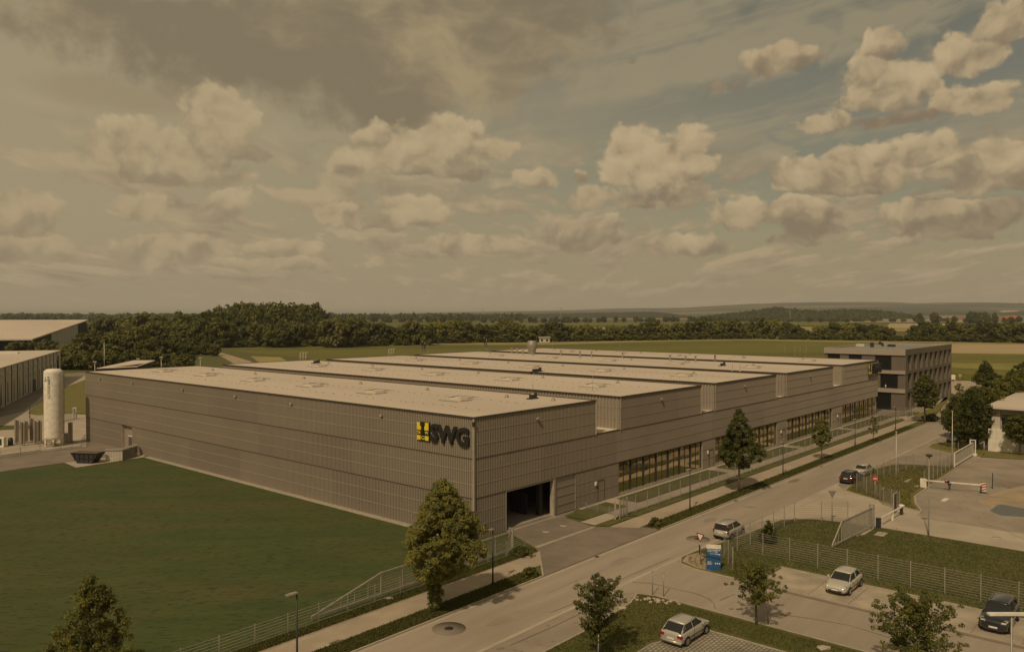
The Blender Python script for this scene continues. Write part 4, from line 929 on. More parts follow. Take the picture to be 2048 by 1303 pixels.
# pedestrian gate in the hall fence
r = empty('pedestrian_gate', uv(-6.0, 16.5), ROT, 'narrow mesh pedestrian gate between two posts by the hall driveway', 'gate')
for x in (0, 1.35): MB().box(x - .07, x + .07, -.07, .07, 0, 2.1).build('post', M['steel'], r)
f = MB(); f.bar((.1, 0, .15), (1.25, 0, .15), .05); f.bar((.1, 0, 1.95), (1.25, 0, 1.95), .05); f.bar((.12, 0, .15), (.12, 0, 1.95), .05); f.bar((1.23, 0, .15), (1.23, 0, 1.95), .05); f.build('leaf_frame', M['steel'], r)
g = MB()
for k in range(14): g.bar((.15 + k * .08, 0, .15), (.15 + k * .08, 0, 1.95), .012)
g.build('infill', M['steel_dull'], r)
MB().box(-.1, .1, -.1, .1, 0, 1.9).build('intercom_post', M['steel'], label='slim steel intercom post just left of the pedestrian gate', cat='post', loc=uv(-5.9, 15.7))
# dark pedestrian door in the driveway fence, low barrier, ticket posts
r = empty('pedestrian_gate', at(1790, 1026), ROT, 'dark mesh door in a pale frame beside the driveway', 'gate')
f = MB(); f.box(-.65, -.53, -.06, .06, 0, 2.3); f.box(.53, .65, -.06, .06, 0, 2.3); f.box(-.53, .53, -.05, .05, 2.18, 2.3); f.build('door_frame', M['steel'], r)
f = MB().box(-.5, .5, -.03, .03, .15, 2.15); f.build('door_leaf', M['dark'], r)
r = empty('barrier', at(1763, 1053), math.atan2((at(1807, 1028) - at(1763, 1053)).y, (at(1807, 1028) - at(1763, 1053)).x), 'low white swing barrier across the driveway mouth', 'barrier')
bl = (at(1807, 1028) - at(1763, 1053)).length
f = MB(); f.bar((0, 0, .95), (bl, 0, .95), .13); f.bar((0, 0, .95), (0, 0, .0), .1); f.build('arm', M['white'], r)
f = MB(); f.box(bl * .48, bl * .48 + .14, -.1, .1, 0, .9); f.build('rest', M['white'], r)
b = MB(); b.box(-.24, .24, -.2, .2, 0, 1.0); b.box(-.27, .27, -.23, .23, 1.0, 1.06); b.build('control_cabinet', M['dark'], label='dark ribbed control cabinet at the near end of the low barrier', cat='cabinet', loc=at(1757, 1056), rz=ROT)
b = MB(); b.box(-.13, .13, -.13, .13, .0, .95); b.build('barrier_post', M['dark'], label='post with a rounded white cap at the far end of the low barrier', cat='post', loc=at(1803, 1029), rz=ROT)
cap = MB(); cap.lathe([(.2, .94), (.33, 1.0), (.30, 1.12), (.001, 1.2)], n=14); cap.build('cap', M['white'], bpy.data.objects['barrier_post'])
# boom barrier with striped board
B0, B1 = at(1850, 975), at(1962, 985)
dB = B1 - B0; lb = dB.length
r = empty('boom_barrier', B0, math.atan2(dB.y, dB.x), 'long white boom barrier closing the yard with the person leaning on it', 'barrier')
MB().box(-.55, .15, -.25, .25, 0, 1.15).build('cabinet', M['white'], r)
f = MB(); f.box(.0, lb, -.30, -.20, .95, 1.1); f.build('boom', M['white'], r)
MB().box(lb - .1, lb + .05, -.3, -.18, 0, .94).build('rest', M['dark'], r)
r = empty('warning_board', at(1966, 986), math.atan2(dB.y, dB.x), 'red and white striped board at the end of the boom barrier', 'warning board')
MB().box(-.3, .3, -.02, .02, .25, 1.35).build('board', M['white'], r)
f = MB()
for k in range(4):
    z = .25 + k * .32; f.add([(-.3, -.028, z), (.3, -.028, z + .22), (.3, -.028, min(1.35, z + .38)), (-.3, -.028, min(1.35, z + .16))], [(0, 1, 2, 3)])
f.build('stripe', plain('faded_red', (.33, .05, .035), .6), r)
f = MB(); f.box(-.28, -.22, -.03, .03, 0, .25); f.box(.22, .28, -.03, .03, 0, .25); f.box(-.5, .6, -.15, .15, 0, .05); f.build('foot', M['dark'], r)
r = empty('mesh_cage', at(1985, 977), math.atan2(dB.y, dB.x), 'upright mesh panel with a dark post right of the striped board', 'mesh panel')
MB().box(-.05, .05, -.05, .05, 0, 2.0).build('post', M['dark'], r)
f = MB()
for k in range(9): f.bar((-1.5, 0, .2 + k * .2), (.6, 0, .2 + k * .2), .012)
for k in range(12): f.bar((-1.5 + k * .19, 0, .2), (-1.5 + k * .19, 0, 1.85), .01)
f.build('mesh_panel', M['steel_dull'], r)
# ------------------------------------------------------------------ street lamps and signs
def street_lamp(base, h, arm, rz, label, mat='steel_dull', double=False, group=None):
    r = empty('street_lamp', base, rz, label, 'street lamp', group)
    MB().tube([(0, 0, 0), (0, 0, .9), (0, 0, h)], [.085, .07, .045], 8).build('pole', M[mat], r)
    f = MB()
    for sgn in ((1, -1) if double else (1,)): f.box(min(.0, sgn * arm), max(0, sgn * arm), -.13, .13, h - .04, h + .05)
    f.build('lamp_head', M['white'] if mat != 'dark' else M['steel'], r)
    return r
LS = ['by the lawn fence tail', 'right of the biggest tree', 'left of the pointed tree', 'between pointed and round tree', 'left of the thin sapling', 'before the far driveway entry']
for i, (u, v) in enumerate(((-10.6, -27.0), (-10.0, -8.2), (-10.0, 24.6), (-10.3, 50.1), (-10.0, 80.9), (-10.0, 104))):
    street_lamp(uv(u, v), 4.65, .75, ROT + R(180 if i in (3, 4) else 180), 'slim dark street lamp with flat head, ' + LS[i], mat='dark', group='street lamps along the hall side pavement')
street_lamp(at(1857, 1072), 7.9, .0, ROT, 'tall bare lamp post with a small dark cap on the grass by the driveway', 'steel_dull')
MB().lathe([(.1, 7.9), (.32, 8.0), (.30, 8.12), (.001, 8.2)], n=12).build('cap', M['dark'], bpy.data.objects['street_lamp.006'])
street_lamp(at(1904, 936), 8.2, .0, ROT, 'tall pale lamp post at the upper yard gate', 'steel')
street_lamp(at(1792, 959), 6.4, .0, ROT, 'thin pale lamp post inside the curved fence island', 'steel')
street_lamp(atd(2029, 36.8), 8.0, 1.1, R(180), 'close lamp with a broad white double head at the lower right corner', 'steel_dull', double=True)
for q, lab in (((208, 760), 'tall thin mast behind the left end of the hall'), ((1697, 700), 'thin mast before the tree belt by the office')):
    pass
def pole(base, h, lab, mat='steel', head=True):
    r = empty('light_mast', base, 0, lab, 'mast'); MB().tube([(0, 0, 0), (0, 0, h)], [.12, .06], 6).build('pole', M[mat], r)
    if head: MB().box(-.5, .5, -.15, .15, h, h + .2).build('lamp_head', M['offwhite'], r)
pole(atd(208, 250), 13.3, 'tallest thin white mast behind the left end of the hall', head=False)
pole(atd(276, 230), 9.0, 'thin lamp mast just right of the tilted shed roof'); pole(atd(322, 230), 9.4, 'thin lamp mast between the shed and the roof corner'); pole(atd(400, 235), 9.0, 'thin lamp mast behind the second roof corner'); pole(atd(189, 215), 9.0, 'thin lamp mast left of the tilted shed roof'); pole(atd(58, 150), 4.4, 'dark thin post behind the vaporiser tubes', 'dark', False)
# give-way sign facing the camera, another seen from behind, no-entry sign
def tri(s, y): return [(-s, y, 0.0), (s, y, 0.0), (0, y, -s * 1.72)]
r = empty('give_way_sign', at(1401, 1129), R(-52), 'give-way triangle with red edge on a post by the blue sign', 'road sign')
MB().tube([(0, 0, 0), (0, 0, 2.75)], .035, 8).build('post', M['steel'], r)
b = MB(); v = [(x, -.05, 2.78 + z) for x, y, z in tri(.45, 0)] + [(x, -.02, 2.78 + z) for x, y, z in tri(.45, 0)]; b.add(v, [(0, 2, 1), (3, 4, 5), (0, 1, 4, 3), (1, 2, 5, 4), (2, 0, 3, 5)]); b.build('red_plate', plain('faded_red_edge', (.22, .03, .025), .6), r)
b = MB(); v = [(x, -.056, 2.70 + z) for x, y, z in tri(.31, 0)]; b.add(v, [(0, 2, 1)]); b.build('white_field', M['white'], r)
MB().box(-.16, .0, -.04, .0, .95, 1.75).build('side_plate', M['dark'], r)
r = empty('give_way_sign', at(1664, 1044), R(0), 'back of a grey triangular sign on a dark post at the driveway mouth', 'road sign')
MB().tube([(0, 0, 0), (0, 0, 3.2)], .04, 8).build('post', M['steel_dull'], r)
b = MB(); v = [(x, -.05, 3.35 + z) for x, y, z in tri(.45, 0)] + [(x, -.02, 3.35 + z) for x, y, z in tri(.45, 0)]; b.add(v, [(0, 2, 1), (3, 4, 5), (0, 1, 4, 3), (1, 2, 5, 4), (2, 0, 3, 5)]); b.build('plate', M['steel_dull'], r)
r = empty('no_entry_sign', at(1750, 999), R(-12), 'round red no-entry sign with white bar on the island', 'road sign')
MB().tube([(0, 0, 0), (0, 0, 2.9)], .04, 8).build('post', M['steel'], r)
b = MB(); b.tube([(0, -.03, 2.55), (0, -.07, 2.55)], .30, 24, smooth=False); b.build('red_disc', M['red'], r); MB().box(-.21, .21, -.085, -.071, 2.50, 2.60).build('white_bar', M['white'], r)
for i, (px, py) in enumerate(((1305, 1189), (1327, 1192))):
    b = MB(); b.tube([(0, 0, 0), (0, 0, 1.85)], .035, 8); b.lathe([(.06, 1.8), (.06, 1.92), (.001, 1.93)], n=10); b.build('marker_post', M['steel_dull'], label='thin dark marker post by the rubble, %s of the two' % ('left' if i == 0 else 'right'), cat='post', loc=at(px, py))
b = MB(); b.tube([(0, 0, 0), (0, 0, 1.0)], .05, 6); b.box(-.12, .12, -.1, .1, .75, 1.15); b.build('marker_post', M['steel'], label='short white marker post on the verge opposite the curved fence', cat='post', loc=at(1792, 880))
b = MB(); b.tube([(0, 0, 0), (0, 0, 2.2)], .05, 6); b.box(-.5, .5, -.05, .05, 1.7, 2.5); b.build('route_sign', M['steel'], label='small pale sign on a post beside the crossroad', cat='road sign', loc=at(1920, 763))
b = MB(); b.tube([(0, 0, 0), (0, 0, 2.2)], .05, 6); b.build('marker_post', M['steel'], label='white post in front of the white building corner', cat='post', loc=at(1968, 911))
# blue information board
r = empty('information_board', at(1427, 1141), R(-10), 'blue information board with white lines of writing at the street corner', 'sign board'); r.scale = (.95, .95, .86)
MB().box(-.62, .62, -.05, .05, .12, 2.25).build('board', M['blue'], r)
MB().box(-.64, .64, -.07, .07, 2.25, 2.62).build('header', M['white'], r)
b = MB(); b.add([(-.62, -.056, 1.38), (.62, -.056, 1.12), (.62, -.056, 1.35), (-.62, -.056, 1.55)], [(0, 1, 2, 3)]); b.build('dark_band', M['blue_dk'], r)
b = MB()
rz_ = random.Random(4)
for z, x0, x1 in ((2.12, -.56, .22), (2.05, -.50, .1), (1.93, -.54, .1), (1.72, -.34, .1)):
    x = x0
    while x < x1: w = rz_.uniform(.04, .12); b.box(x, x + w, -.056, -.052, z, z + .045); x += w + .025
for x, z, w in ((.12, 2.08, .12), (.28, 2.10, .1), (.42, 2.06, .16), (.14, 1.92, .22), (.14, 1.70, .2), (.38, 1.66, .2)): b.box(x, x + w, -.056, -.052, z, z + .08)
for z, w in ((.92, .35), (.82, .45), (.74, .3), (.66, .4)): b.box(-.55, -.55 + w, -.056, -.052, z, z + .035)
for x in (.12, .3, .47): b.box(x, x + .1, -.056, -.052, .72, .86)
b.build('writing', M['white'], r)
for x in (-.55, .55): MB().box(x - .04, x + .04, -.04, .04, 0, .12).build('leg', M['steel'], r)
# ------------------------------------------------------------------ tank yard
T = at(108, 891)
r = empty('storage_tank', T, 0, 'tall white cylindrical gas tank with dark lettering beside the hall', 'storage tank')
MB().lathe([(.01, 1.0), (1.0, 1.02), (1.42, 1.35), (1.45, 1.6), (1.45, 12.2), (1.40, 12.55), (1.0, 12.85), (.01, 12.95)], n=40).build('shell', M['white'], r)
for a in (0.4, 2.0, 3.6, 5.2): MB().box(-.12, .12, -.12, .12, 0, 1.6).build('leg', M['white'], r).location = (1.2 * math.cos(a), 1.2 * math.sin(a), 0)
b = MB(); b.tube([(.4, -1.2, .3), (.4, -1.5, .6), (1.2, -1.3, .6), (1.2, -1.3, 1.3)], .07, 6); b.tube([(-1.2, -1.2, .5), (1.3, -1.2, .5)], .06, 6); b.box(.2, .9, -1.5, -1.1, .3, .8); b.build('pipework', M['steel_dull'], r)
b = MB(); b.tube([(1.2, .9, 1), (1.35, .75, 12)], .05, 6); b.build('riser', M['steel_dull'], r)
def wrap_text(txt, hgt, z_top, ang, parent):
    me, w, h = text_mesh(txt, 1.0, .02, .01); n = len(me.vertices); v = np.empty(n * 3, 'f'); me.vertices.foreach_get('co', v); v = v.reshape(-1, 3)
    k = hgt; x = v[:, 0] * k; y = v[:, 1] * k; R_ = 1.46 + v[:, 2] * .3
    a = ang + (y - k * .35) / 1.46        # reads downwards
    o = np.stack([R_ * np.cos(a), R_ * np.sin(a), z_top - x], 1); me.vertices.foreach_set('co', o.ravel().astype('f')); me.update(); me.materials.clear(); me.materials.append(M['logo_k'])
    q = bpy.data.objects.new('lettering', me); COL.objects.link(q); q.parent = parent
wrap_text('PRODUCTS', .56, 10.9, R(-88), r); wrap_text('AIR', .56, 11.75, R(-88), r)
b = MB()
for x0, x1, z0, z1 in ((-.05, .05, 0, .75), (-.45, -.05, 0, .1), (-.45, .3, .32, .42), (.25, .33, 0, .42), (-.05, .45, .65, .75)):
    a0 = R(-112) + x0 / 1.46; a1 = R(-112) + x1 / 1.46
    b.add([(1.465 * math.cos(a_), 1.465 * math.sin(a_), z) for a_, z in ((a0, 10.9 + z0), (a1, 10.9 + z0), (a1, 10.9 + z1), (a0, 10.9 + z1))], [(0, 1, 2, 3)])
b.build('emblem', M['logo_k'], r)
vz = None
for i, (px, py) in enumerate(((34, 888), (45, 891), (52, 886), (64, 884), (72, 888), (79, 884))):
    if vz is None:
        vz = empty('vaporiser_tube', at(px, py), 0, 'upright finned grey vaporiser tower left of the tank, first from the left', 'vaporiser', 'vaporiser towers beside the tank')
        b = MB()
        for k in range(12):
            a = k * math.pi / 6; b.box(-.005, .005, -.34, .34, .35, 4.2) if k == 0 else b.add([(.05 * math.cos(a), .05 * math.sin(a), .35), (.36 * math.cos(a), .36 * math.sin(a), .35), (.36 * math.cos(a), .36 * math.sin(a), 4.2), (.05 * math.cos(a), .05 * math.sin(a), 4.2)], [(0, 1, 2, 3)])
        b.lathe([(.06, .3), (.06, 4.3), (.001, 4.32)], n=8); b.build('fins', M['offwhite'], vz)
        [MB().box(x, x + .07, y, y + .07, 0, .4).build('leg', M['steel_dull'], vz) for x in (-.25, .18) for y in (-.25, .18)]
    else: c = copy_tree(vz); c.location = at(px, py); c.scale = (1, 1, 1 - .04 * (i % 3)); c['label'] = 'upright finned grey vaporiser tower left of the tank, %s from the left' % ['', 'second', 'third', 'fourth', 'fifth', 'sixth'][i]
c = copy_tree(vz); c.location = at(141, 886); c['label'] = 'single upright finned vaporiser tower right of the white tank'; c.scale = (1, 1, .85)
if 'group' in c: del c['group']
b = MB(); b.box(-.8, .8, -.5, .5, 0, 1.5); b.box(-.85, .85, -.55, .55, 1.5, 1.62); b.build('equipment_cabinet', M['steel_dull'], label='grey equipment cabinet between the tank and the hall', cat='cabinet', loc=at(133, 884))
b = MB(); b.box(-.6, .6, -.4, .4, 0, 1.6); b.box(-.3, .3, -.42, -.401, .3, 1.4, 1); b.build('equipment_cabinet', [M['white'], M['dark']], label='small white cabinet at the left edge of the tank yard', cat='cabinet', loc=at(3, 893))
b = MB(); b.lathe([(.4, 0), (.4, 1.0), (.25, 1.3), (.001, 1.35)], n=12); b.build('gas_bottle', M['dark'], label='dark round vessel left of the vaporiser row', cat='vessel', loc=at(21, 890))
# far rail gate behind the tank
r = empty('sliding_gate', at(95, 850), math.atan2((at(150, 838) - at(95, 850)).y, (at(150, 838) - at(95, 850)).x), 'pale bar gate behind the tank on the concrete road', 'sliding gate')
lg = (at(150, 838) - at(95, 850)).length
f = MB(); f.bar((0, 0, 1.8), (lg, 0, 1.8), .1); f.bar((0, 0, .2), (lg, 0, .2), .1); x = .1
while x < lg: f.bar((x, 0, .2), (x, 0, 1.8), .04); x += .25
f.build('infill', M['steel'], r); f = MB(); f.box(lg, lg + .25, -.3, -.1, 0, 2.3); f.box(lg, lg + .25, .3, .5, 0, 2.3); f.box(lg, lg + .25, -.3, .5, 2.3, 2.5); f.build('guide_post', M['offwhite'], r)
# skip container: long axis across the view, sloping ends
r = empty('skip_container', at(168, 927), R(-8), 'dark open skip with sloping ends on the concrete pad', 'skip container'); r.scale = (.84, .9, .80)
pr = [(-1.3, 0), (1.3, 0), (2.5, 1.75), (2.5, 1.95), (-2.5, 1.95), (-2.5, 1.75)]
b = MB(); y0, y1 = 0.0, 1.9
outer = [(x, y0, z) for x, z in pr] + [(x, y1, z) for x, z in pr]
b.add(outer, [(0, 1, 7, 6), (1, 2, 8, 7), (2, 3, 9, 8), (4, 5, 11, 10), (5, 0, 6, 11), (0, 5, 4, 3, 2, 1), (6, 7, 8, 9, 10, 11)])
b.build('shell', M['dark'], r)
b = MB()
for x in (-1.8, -.9, 0, .9, 1.8): b.box(x - .05, x + .05, -.06, -.003, .6 if abs(x) > 1 else .1, 1.75)
b.box(-2.55, 2.55, -.08, -.002, 1.76, 1.97); b.box(-2.55, 2.55, y1 + .003, y1 + .08, 1.76, 1.97); b.box(-2.0, 2.0, -.05, -.002, .85, .93); b.build('rib', M['black'], r)
b = MB(); b.box(-2.35, 2.35, .08, y1 - .08, 1.952, 1.97); b.build('load', noisy('rubble_brown', (.11, .075, .05), (.17, .12, .08), 2, .9, obj=True), r)
# compound with rails at the loading door
a_, b_, c_ = at(211, 922), at(245, 921), at(276, 911)
d = (b_ - a_); r = empty('waste_shelter', a_, math.atan2(d.y, d.x), 'pale ribbed waste shelter with a light flat top by the loading door', 'shelter')
w1 = d.length; d2_ = Vector(((c_ - b_).x, (c_ - b_).y, 0)); w2 = d2_.length; an = math.atan2(d2_.y, d2_.x) - math.atan2(d.y, d.x)
e = Vector((w1 + w2 * math.cos(an), w2 * math.sin(an), 0))
b = MB(); x = 0
while x < w1 - .1: b.box(x, x + .16, 0, .05, .05, 1.55); x += .22
b.build('ribbed_wall', M['offwhite'], r)
b = MB(); x = 0; dd = Vector((math.cos(an), math.sin(an), 0))
while x < w2 - .2:
    p_ = Vector((w1, 0, 0)) + dd * x; b.bar(p_ + Vector((0, 0, .8)), p_ + dd * .16 + Vector((0, 0, .8)), .05, 1.5); x += .24
b.build('side_wall', M['steel_dull'], r)
b = MB(); b.add([(-.1, -.1, 1.6), (w1, -.15, 1.6), (e.x, e.y - .1, 1.6), (e.x - .6, e.y + 1.3, 1.6), (w1 - .4, 1.5, 1.6), (-.3, 1.3, 1.6), (-.1, -.1, 1.7), (w1, -.15, 1.7), (e.x, e.y - .1, 1.7), (e.x - .6, e.y + 1.3, 1.7), (w1 - .4, 1.5, 1.7), (-.3, 1.3, 1.7)], [(5, 4, 3, 2, 1, 0), (6, 7, 8, 9, 10, 11)] + [(i, (i + 1) % 6, 6 + (i + 1) % 6, 6 + i) for i in range(6)]); b.build('top', M['steel'], r)
bb = MB(); bb.bar(Vector((w1, 0, .9)) + dd * (w2 * .3) + Vector((0, -.06, 0)), Vector((w1, 0, .9)) + dd * (w2 * .5) + Vector((0, -.06, 0)), .02, .8); bb.bar(Vector((w1, 0, 1.0)) + dd * (w2 * .8) + Vector((0, -.06, 0)), Vector((w1, 0, 1.0)) + dd * (w2 * .98) + Vector((0, -.06, 0)), .02, .8); bb.build('opening', M['black'], r)
# rubble stones on the lower island
rs = random.Random(11); st0 = None
def stone(seed):
    bm = bmesh.new(); bmesh.ops.create_icosphere(bm, subdivisions=1, radius=.2); q = random.Random(seed)
    for v in bm.verts: v.co *= q.uniform(.7, 1.15); v.co.z *= .6
    me = bpy.data.meshes.new('stone'); bm.to_mesh(me); bm.free(); me.materials.append(M['kerb']); return me
sm_ = [stone(k) for k in range(4)]
for k in range(34):
    o = bpy.data.objects.new('stone', sm_[k % 4]); COL.objects.link(o); tag(o, 'pale broken stone lying in the rubble at the lower island corner', 'stone', 'rubble stones')
    x_ = rs.gauss(1302, 22); o.location = at(x_, 1196 + (x_ - 1302) * .12 + rs.uniform(-1, 7), .12); sc = rs.uniform(.4, 1.1); o.scale = (sc, sc, sc); o.rotation_euler = (0, 0, rs.uniform(0, 6))
for px, py, s, lab in ((1645, 1294, 2.0, 'large pale boulder at the bottom edge of the grass'), (1243, 1215, 1.4, 'pale flat stone right of the bottom tree'), (1228, 1231, 1.3, 'second pale stone under the bottom tree'), (776, 1196, 1.5, 'pale stone lying at the fence foot left of the big tree')):
    o = bpy.data.objects.new('stone', sm_[int(px) % 4]); COL.objects.link(o); tag(o, lab, 'stone'); o.location = at(px, py, .14); o.scale = (s * 1.4, s, s * .8)
# ------------------------------------------------------------------ cars
P_sil = plain('car_silver', (.50, .465, .40), .30, .3, .5, coat=.6, var=.03)
P_wht = plain('car_champagne', (.55, .505, .415), .30, .25, .5, coat=.6, var=.03)
P_blk = plain('car_black', (.018, .018, .022), .22, .2, .6, coat=1.0, var=.05)
P_red = plain('car_dark_red', (.035, .012, .012), .25, .3, .6, coat=1.0, var=.05)
P_gry = plain('car_grey', (.16, .165, .165), .3, .5, .5, coat=.6, var=.04)
M['tail'] = plain('tail_light', (.26, .022, .016), .25); M['headl'] = plain('headlight', (.62, .60, .56), .15, .3)
M['plate'] = plain('number_plate', (.70, .68, .62), .5); M['trimk'] = plain('car_trim', (.03, .03, .03), .6); M['rim'] = plain('wheel_rim', (.42, .40, .37), .35, .7)
def car(base, rz, paint, label, Lc=4.2, Wd=1.75, H=1.45, hood=.92, belt=.95, nose=.62, tailx=0.0, kind='hatch', wr=.31, group=None, rails=False):
    """x forward; origin under the middle of the car"""
    r = empty('parked_car', base, rz, label, 'car', group)
    hw = Wd / 2; h = Lc / 2; fb = h - .85; rbw = -h + .72     # axle positions
    # lower body: stations (x, z_bottom, z_top, half width)
    st = [(-h, .42, .78, hw * .78), (-h + .05, .30, belt - .06, hw * .90), (-h + .22, .24, belt, hw * .97), (-h + .7, .22, belt + .02, hw), (-.3, .20, belt, hw), (h - 1.35, .20, belt - .01, hw), (h - 1.0, .21, hood, hw * .99),
          (h - .55, .23, hood - .07, hw * .96), (h - .18, .25, nose + .12, hw * .88), (h - .04, .30, nose, hw * .78), (h, .38, nose - .12, hw * .66)]
    rings = []
    for x, zb, zt, w in st:
        zm = zb + (zt - zb) * .55
        prof = [(w * .80, zb), (w * .97, zb + .07), (w, zm), (w * .975, zt - .10), (w * .90, zt - .02), (w * .55, zt + .015)]
        rings.append([(x, y, z) for y, z in prof] + [(x, -y, z) for y, z in reversed(prof)])
    b = MB(); b.loft(rings); b.build('body', paint, r)
    # greenhouse
    if kind == 'mpv': xr0, xr1, xb0, xb1 = -h + .16, h - 1.75, -h + .04, h - .95
    elif kind == 'sedan': xr0, xr1, xb0, xb1 = -h + 1.25, h - 1.9, -h + .55, h - 1.25
    elif kind == 'wagon': xr0, xr1, xb0, xb1 = -h + .45, h - 1.95, -h + .10, h - 1.25
    else: xr0, xr1, xb0, xb1 = -h + .75, h - 1.85, -h + .14, h - 1.15
    wb, wr_ = hw * .90, hw * .70; zb, zr = belt - .03, H - .07
    def gl(t, s, side): return Vector((0, 0, 0))
    A_ = Vector((xb1, wb * .92, zb)); B_ = Vector((xr1, wr_, zr)); C_ = Vector((xr0, wr_, zr)); D_ = Vector((xb0, wb * .90, zb)); mY = lambda v: Vector((v.x, -v.y, v.z))
    Ab = Vector((xb1 - .35, wb, zb)); Db = Vector((xb0 + .3, wb, zb))
    g = MB(); g.add([A_, mY(A_), mY(B_), B_], [(3, 2, 1, 0)]); g.build('windshield', M['carglass'], r)
    g = MB(); g.add([mY(D_), D_, C_, mY(C_)], [(3, 2, 1, 0)]); g.build('rear_window', M['carglass'], r)
    for sg in (1, -1):
        f = (lambda v: v) if sg > 0 else mY
        g = MB(); g.add([f(v) for v in (A_, Ab, Db, D_, C_, B_)], [(0, 1, 2, 3, 4, 5) if sg > 0 else (5, 4, 3, 2, 1, 0)]); w = g.build('side_window', M['carglass'], r)
        q = MB()
        for a_, c_ in ((A_, B_), (D_, C_), (B_, C_)): q.tube([f(a_), f(c_)], .026, 6)
        xm = (xr0 + xr1) / 2 + .05; o_ = Vector((0, .012, 0))
        q.bar(f(Vector((xm + .05, wb, zb)) + o_), f(Vector((xm, wr_, zr)) + o_), .06, .03)
        q.tube([f(D_ + (Ab - Db) * 0), f(Vector((xb0 + .55 * (xr0 - xb0) + .25, (wb + wr_) / 2, (zb + zr) / 2))), f(C_)], .034, 6)
        q.tube([f(A_), f(Ab), f(Db), f(D_)], .014, 6)
        q.build('pillar', paint, r)
    # roof cap
    rings = []; n = 7
    for i in range(n + 1):
        t = i / n; x = xr0 - .04 + (xr1 - xr0 + .08) * t; c = math.sin(math.pi * (.12 + .76 * t)) * .08
        rings.append([(x, wr_ + .04, zr - .02), (x, wr_ * .8, zr + .02 + c * .7), (x, 0, zr + .03 + c), (x, -wr_ * .8, zr + .02 + c * .7), (x, -wr_ - .04, zr - .02), (x, 0, zr - .05)])
    b = MB(); b.loft(rings); b.build('roof', paint, r)
    if rails:
        b = MB()
        for sg in (1, -1): b.tube([(xr0 + .1, sg * wr_ * .92, zr + .03), (xr0 + .25, sg * wr_ * .92, zr + .12), (xr1 - .25, sg * wr_ * .92, zr + .12), (xr1 - .1, sg * wr_ * .92, zr + .03)], .02, 5)
        b.build('roof_rail', M['rim'], r)
    # bumpers, lights, grille, plates, mirrors
    b = MB(); b.loft([[(x, y, z) for y, z in ((hw * .86, .24), (hw * .90, .40), (-hw * .90, .40), (-hw * .86, .24))] for x in (-h - .03, -h + .2)]); b.build('rear_bumper', M['trimk'] if kind != 'hatch' else paint, r)
    b = MB(); b.box(h - .06, h + .012, -hw * .55, hw * .55, .27, .42); b.box(h - .12, h + .005, -hw * .34, hw * .34, .50, .56); b.build('grille', M['trimk'], r)
    for sg in (1, -1):
        b = MB(); b.loft([[(h - .42, sg * hw * .93, nose + .06), (h - .42, sg * hw * .93, nose + .17), (h - .40, sg * hw * .70, nose + .19), (h - .38, sg * hw * .70, nose + .08)], [(h - .05, sg * hw * .80, nose - .06), (h - .10, sg * hw * .80, nose + .04), (h - .06, sg * hw * .50, nose + .05), (h - .005, sg * hw * .50, nose - .05)]]); b.build('headlight', M['headl'], r)
        z0, z1 = (.64, .82) if kind != 'mpv' else (.70, .98)
        b = MB(); ya = .56 if kind != 'mpv' else .80; b.box(-h - .022, -h + .16, min(sg * hw * ya, sg * hw * .945), max(sg * hw * ya, sg * hw * .945), z0, z1)
        if kind == 'mpv': b.tube([(-h + .03, sg * wb * .93, zb), (-h + .14, sg * wr_ * 1.02, zr)], .038, 6)
        b.build('tail_light', M['tail'], r)
        b = MB(); b.box(xb1 - .42, xb1 - .24, min(sg * hw * .99, sg * (hw + .17)), max(sg * hw * .99, sg * (hw + .17)), belt, belt + .13); b.build('door_mirror', paint, r)
        d = MB(); d.box(xr0 + .35, xr1 + .75, min(sg * (hw - .0), sg * (hw + .012)), max(sg * hw, sg * (hw + .012)), .48, .52); xm = (xr0 + xr1) / 2 + .1; d.box(xm, xm + .015, min(sg * (hw - .03), sg * (hw + .006)), max(sg * (hw - .03), sg * (hw + .006)), .3, belt - .08); d.build('door_trim', M['trimk'], r)
    b = MB(); b.box(h - .01, h + .022, -.26, .26, .42, .53); b.build('number_plate', M['plate'], r)
    b = MB(); b.box(-h - .035, -h + .01, -.26, .26, .48 if kind == 'hatch' else .66, .59 if kind == 'hatch' else .77); b.build('number_plate', M['plate'], r)
    for x in (fb, rbw):
        for sg in (1, -1):
            y = sg * (hw - .09); b = MB(); b.tube([(x, y - .11, wr), (x, y + .11, wr)], wr, 18, smooth=False); w = b.build('wheel', M['rubber'], r)
            yo = y + sg * .112; b = MB(); b.tube([(x, yo - .02 * sg, wr), (x, yo + .008 * sg, wr)], wr * .66, 10, smooth=False); b.build('rim', M['rim'], w)
            b = MB(); nn = 14; ys = sg * (hw + .004); R1 = wr + .07
            vs = []
            for k in range(nn + 1):
                a = math.pi * k / nn; vs += [(x + R1 * math.cos(a), ys, wr * .95 + R1 * math.sin(a)), (x + (wr - .01) * math.cos(a), ys, wr * .95 + (wr - .01) * math.sin(a))]
            b.add(vs, [(2 * k, 2 * k + 1, 2 * k + 3, 2 * k + 2) for k in range(nn)]); b.build('wheel_arch', M['black'], w)
    return r
car(uv(-26.75, -7.0, .055), ROT, P_sil, 'silver hatchback parked on grass-jointed pavers at the bottom of the picture', 4.2, 1.74, 1.44)
car(uv(-31.65, 9.8, .035), ROT + math.pi, P_wht, 'pale champagne hatchback facing the viewer in the parking bays', 4.25, 1.80, 1.47)
car(uv(-42.45, 9.55, .035), ROT + math.pi, P_blk, 'glossy black sport utility car in the right-hand parking bay', 4.6, 1.88, 1.67, hood=1.05, belt=1.10, nose=.82, kind='wagon', wr=.37, rails=True)
car(uv(-17.95, 18.0, .02), ROT, P_sil, 'silver compact van seen from behind beside the grass island', 4.05, 1.70, 1.62, hood=1.02, belt=1.0, kind='mpv')
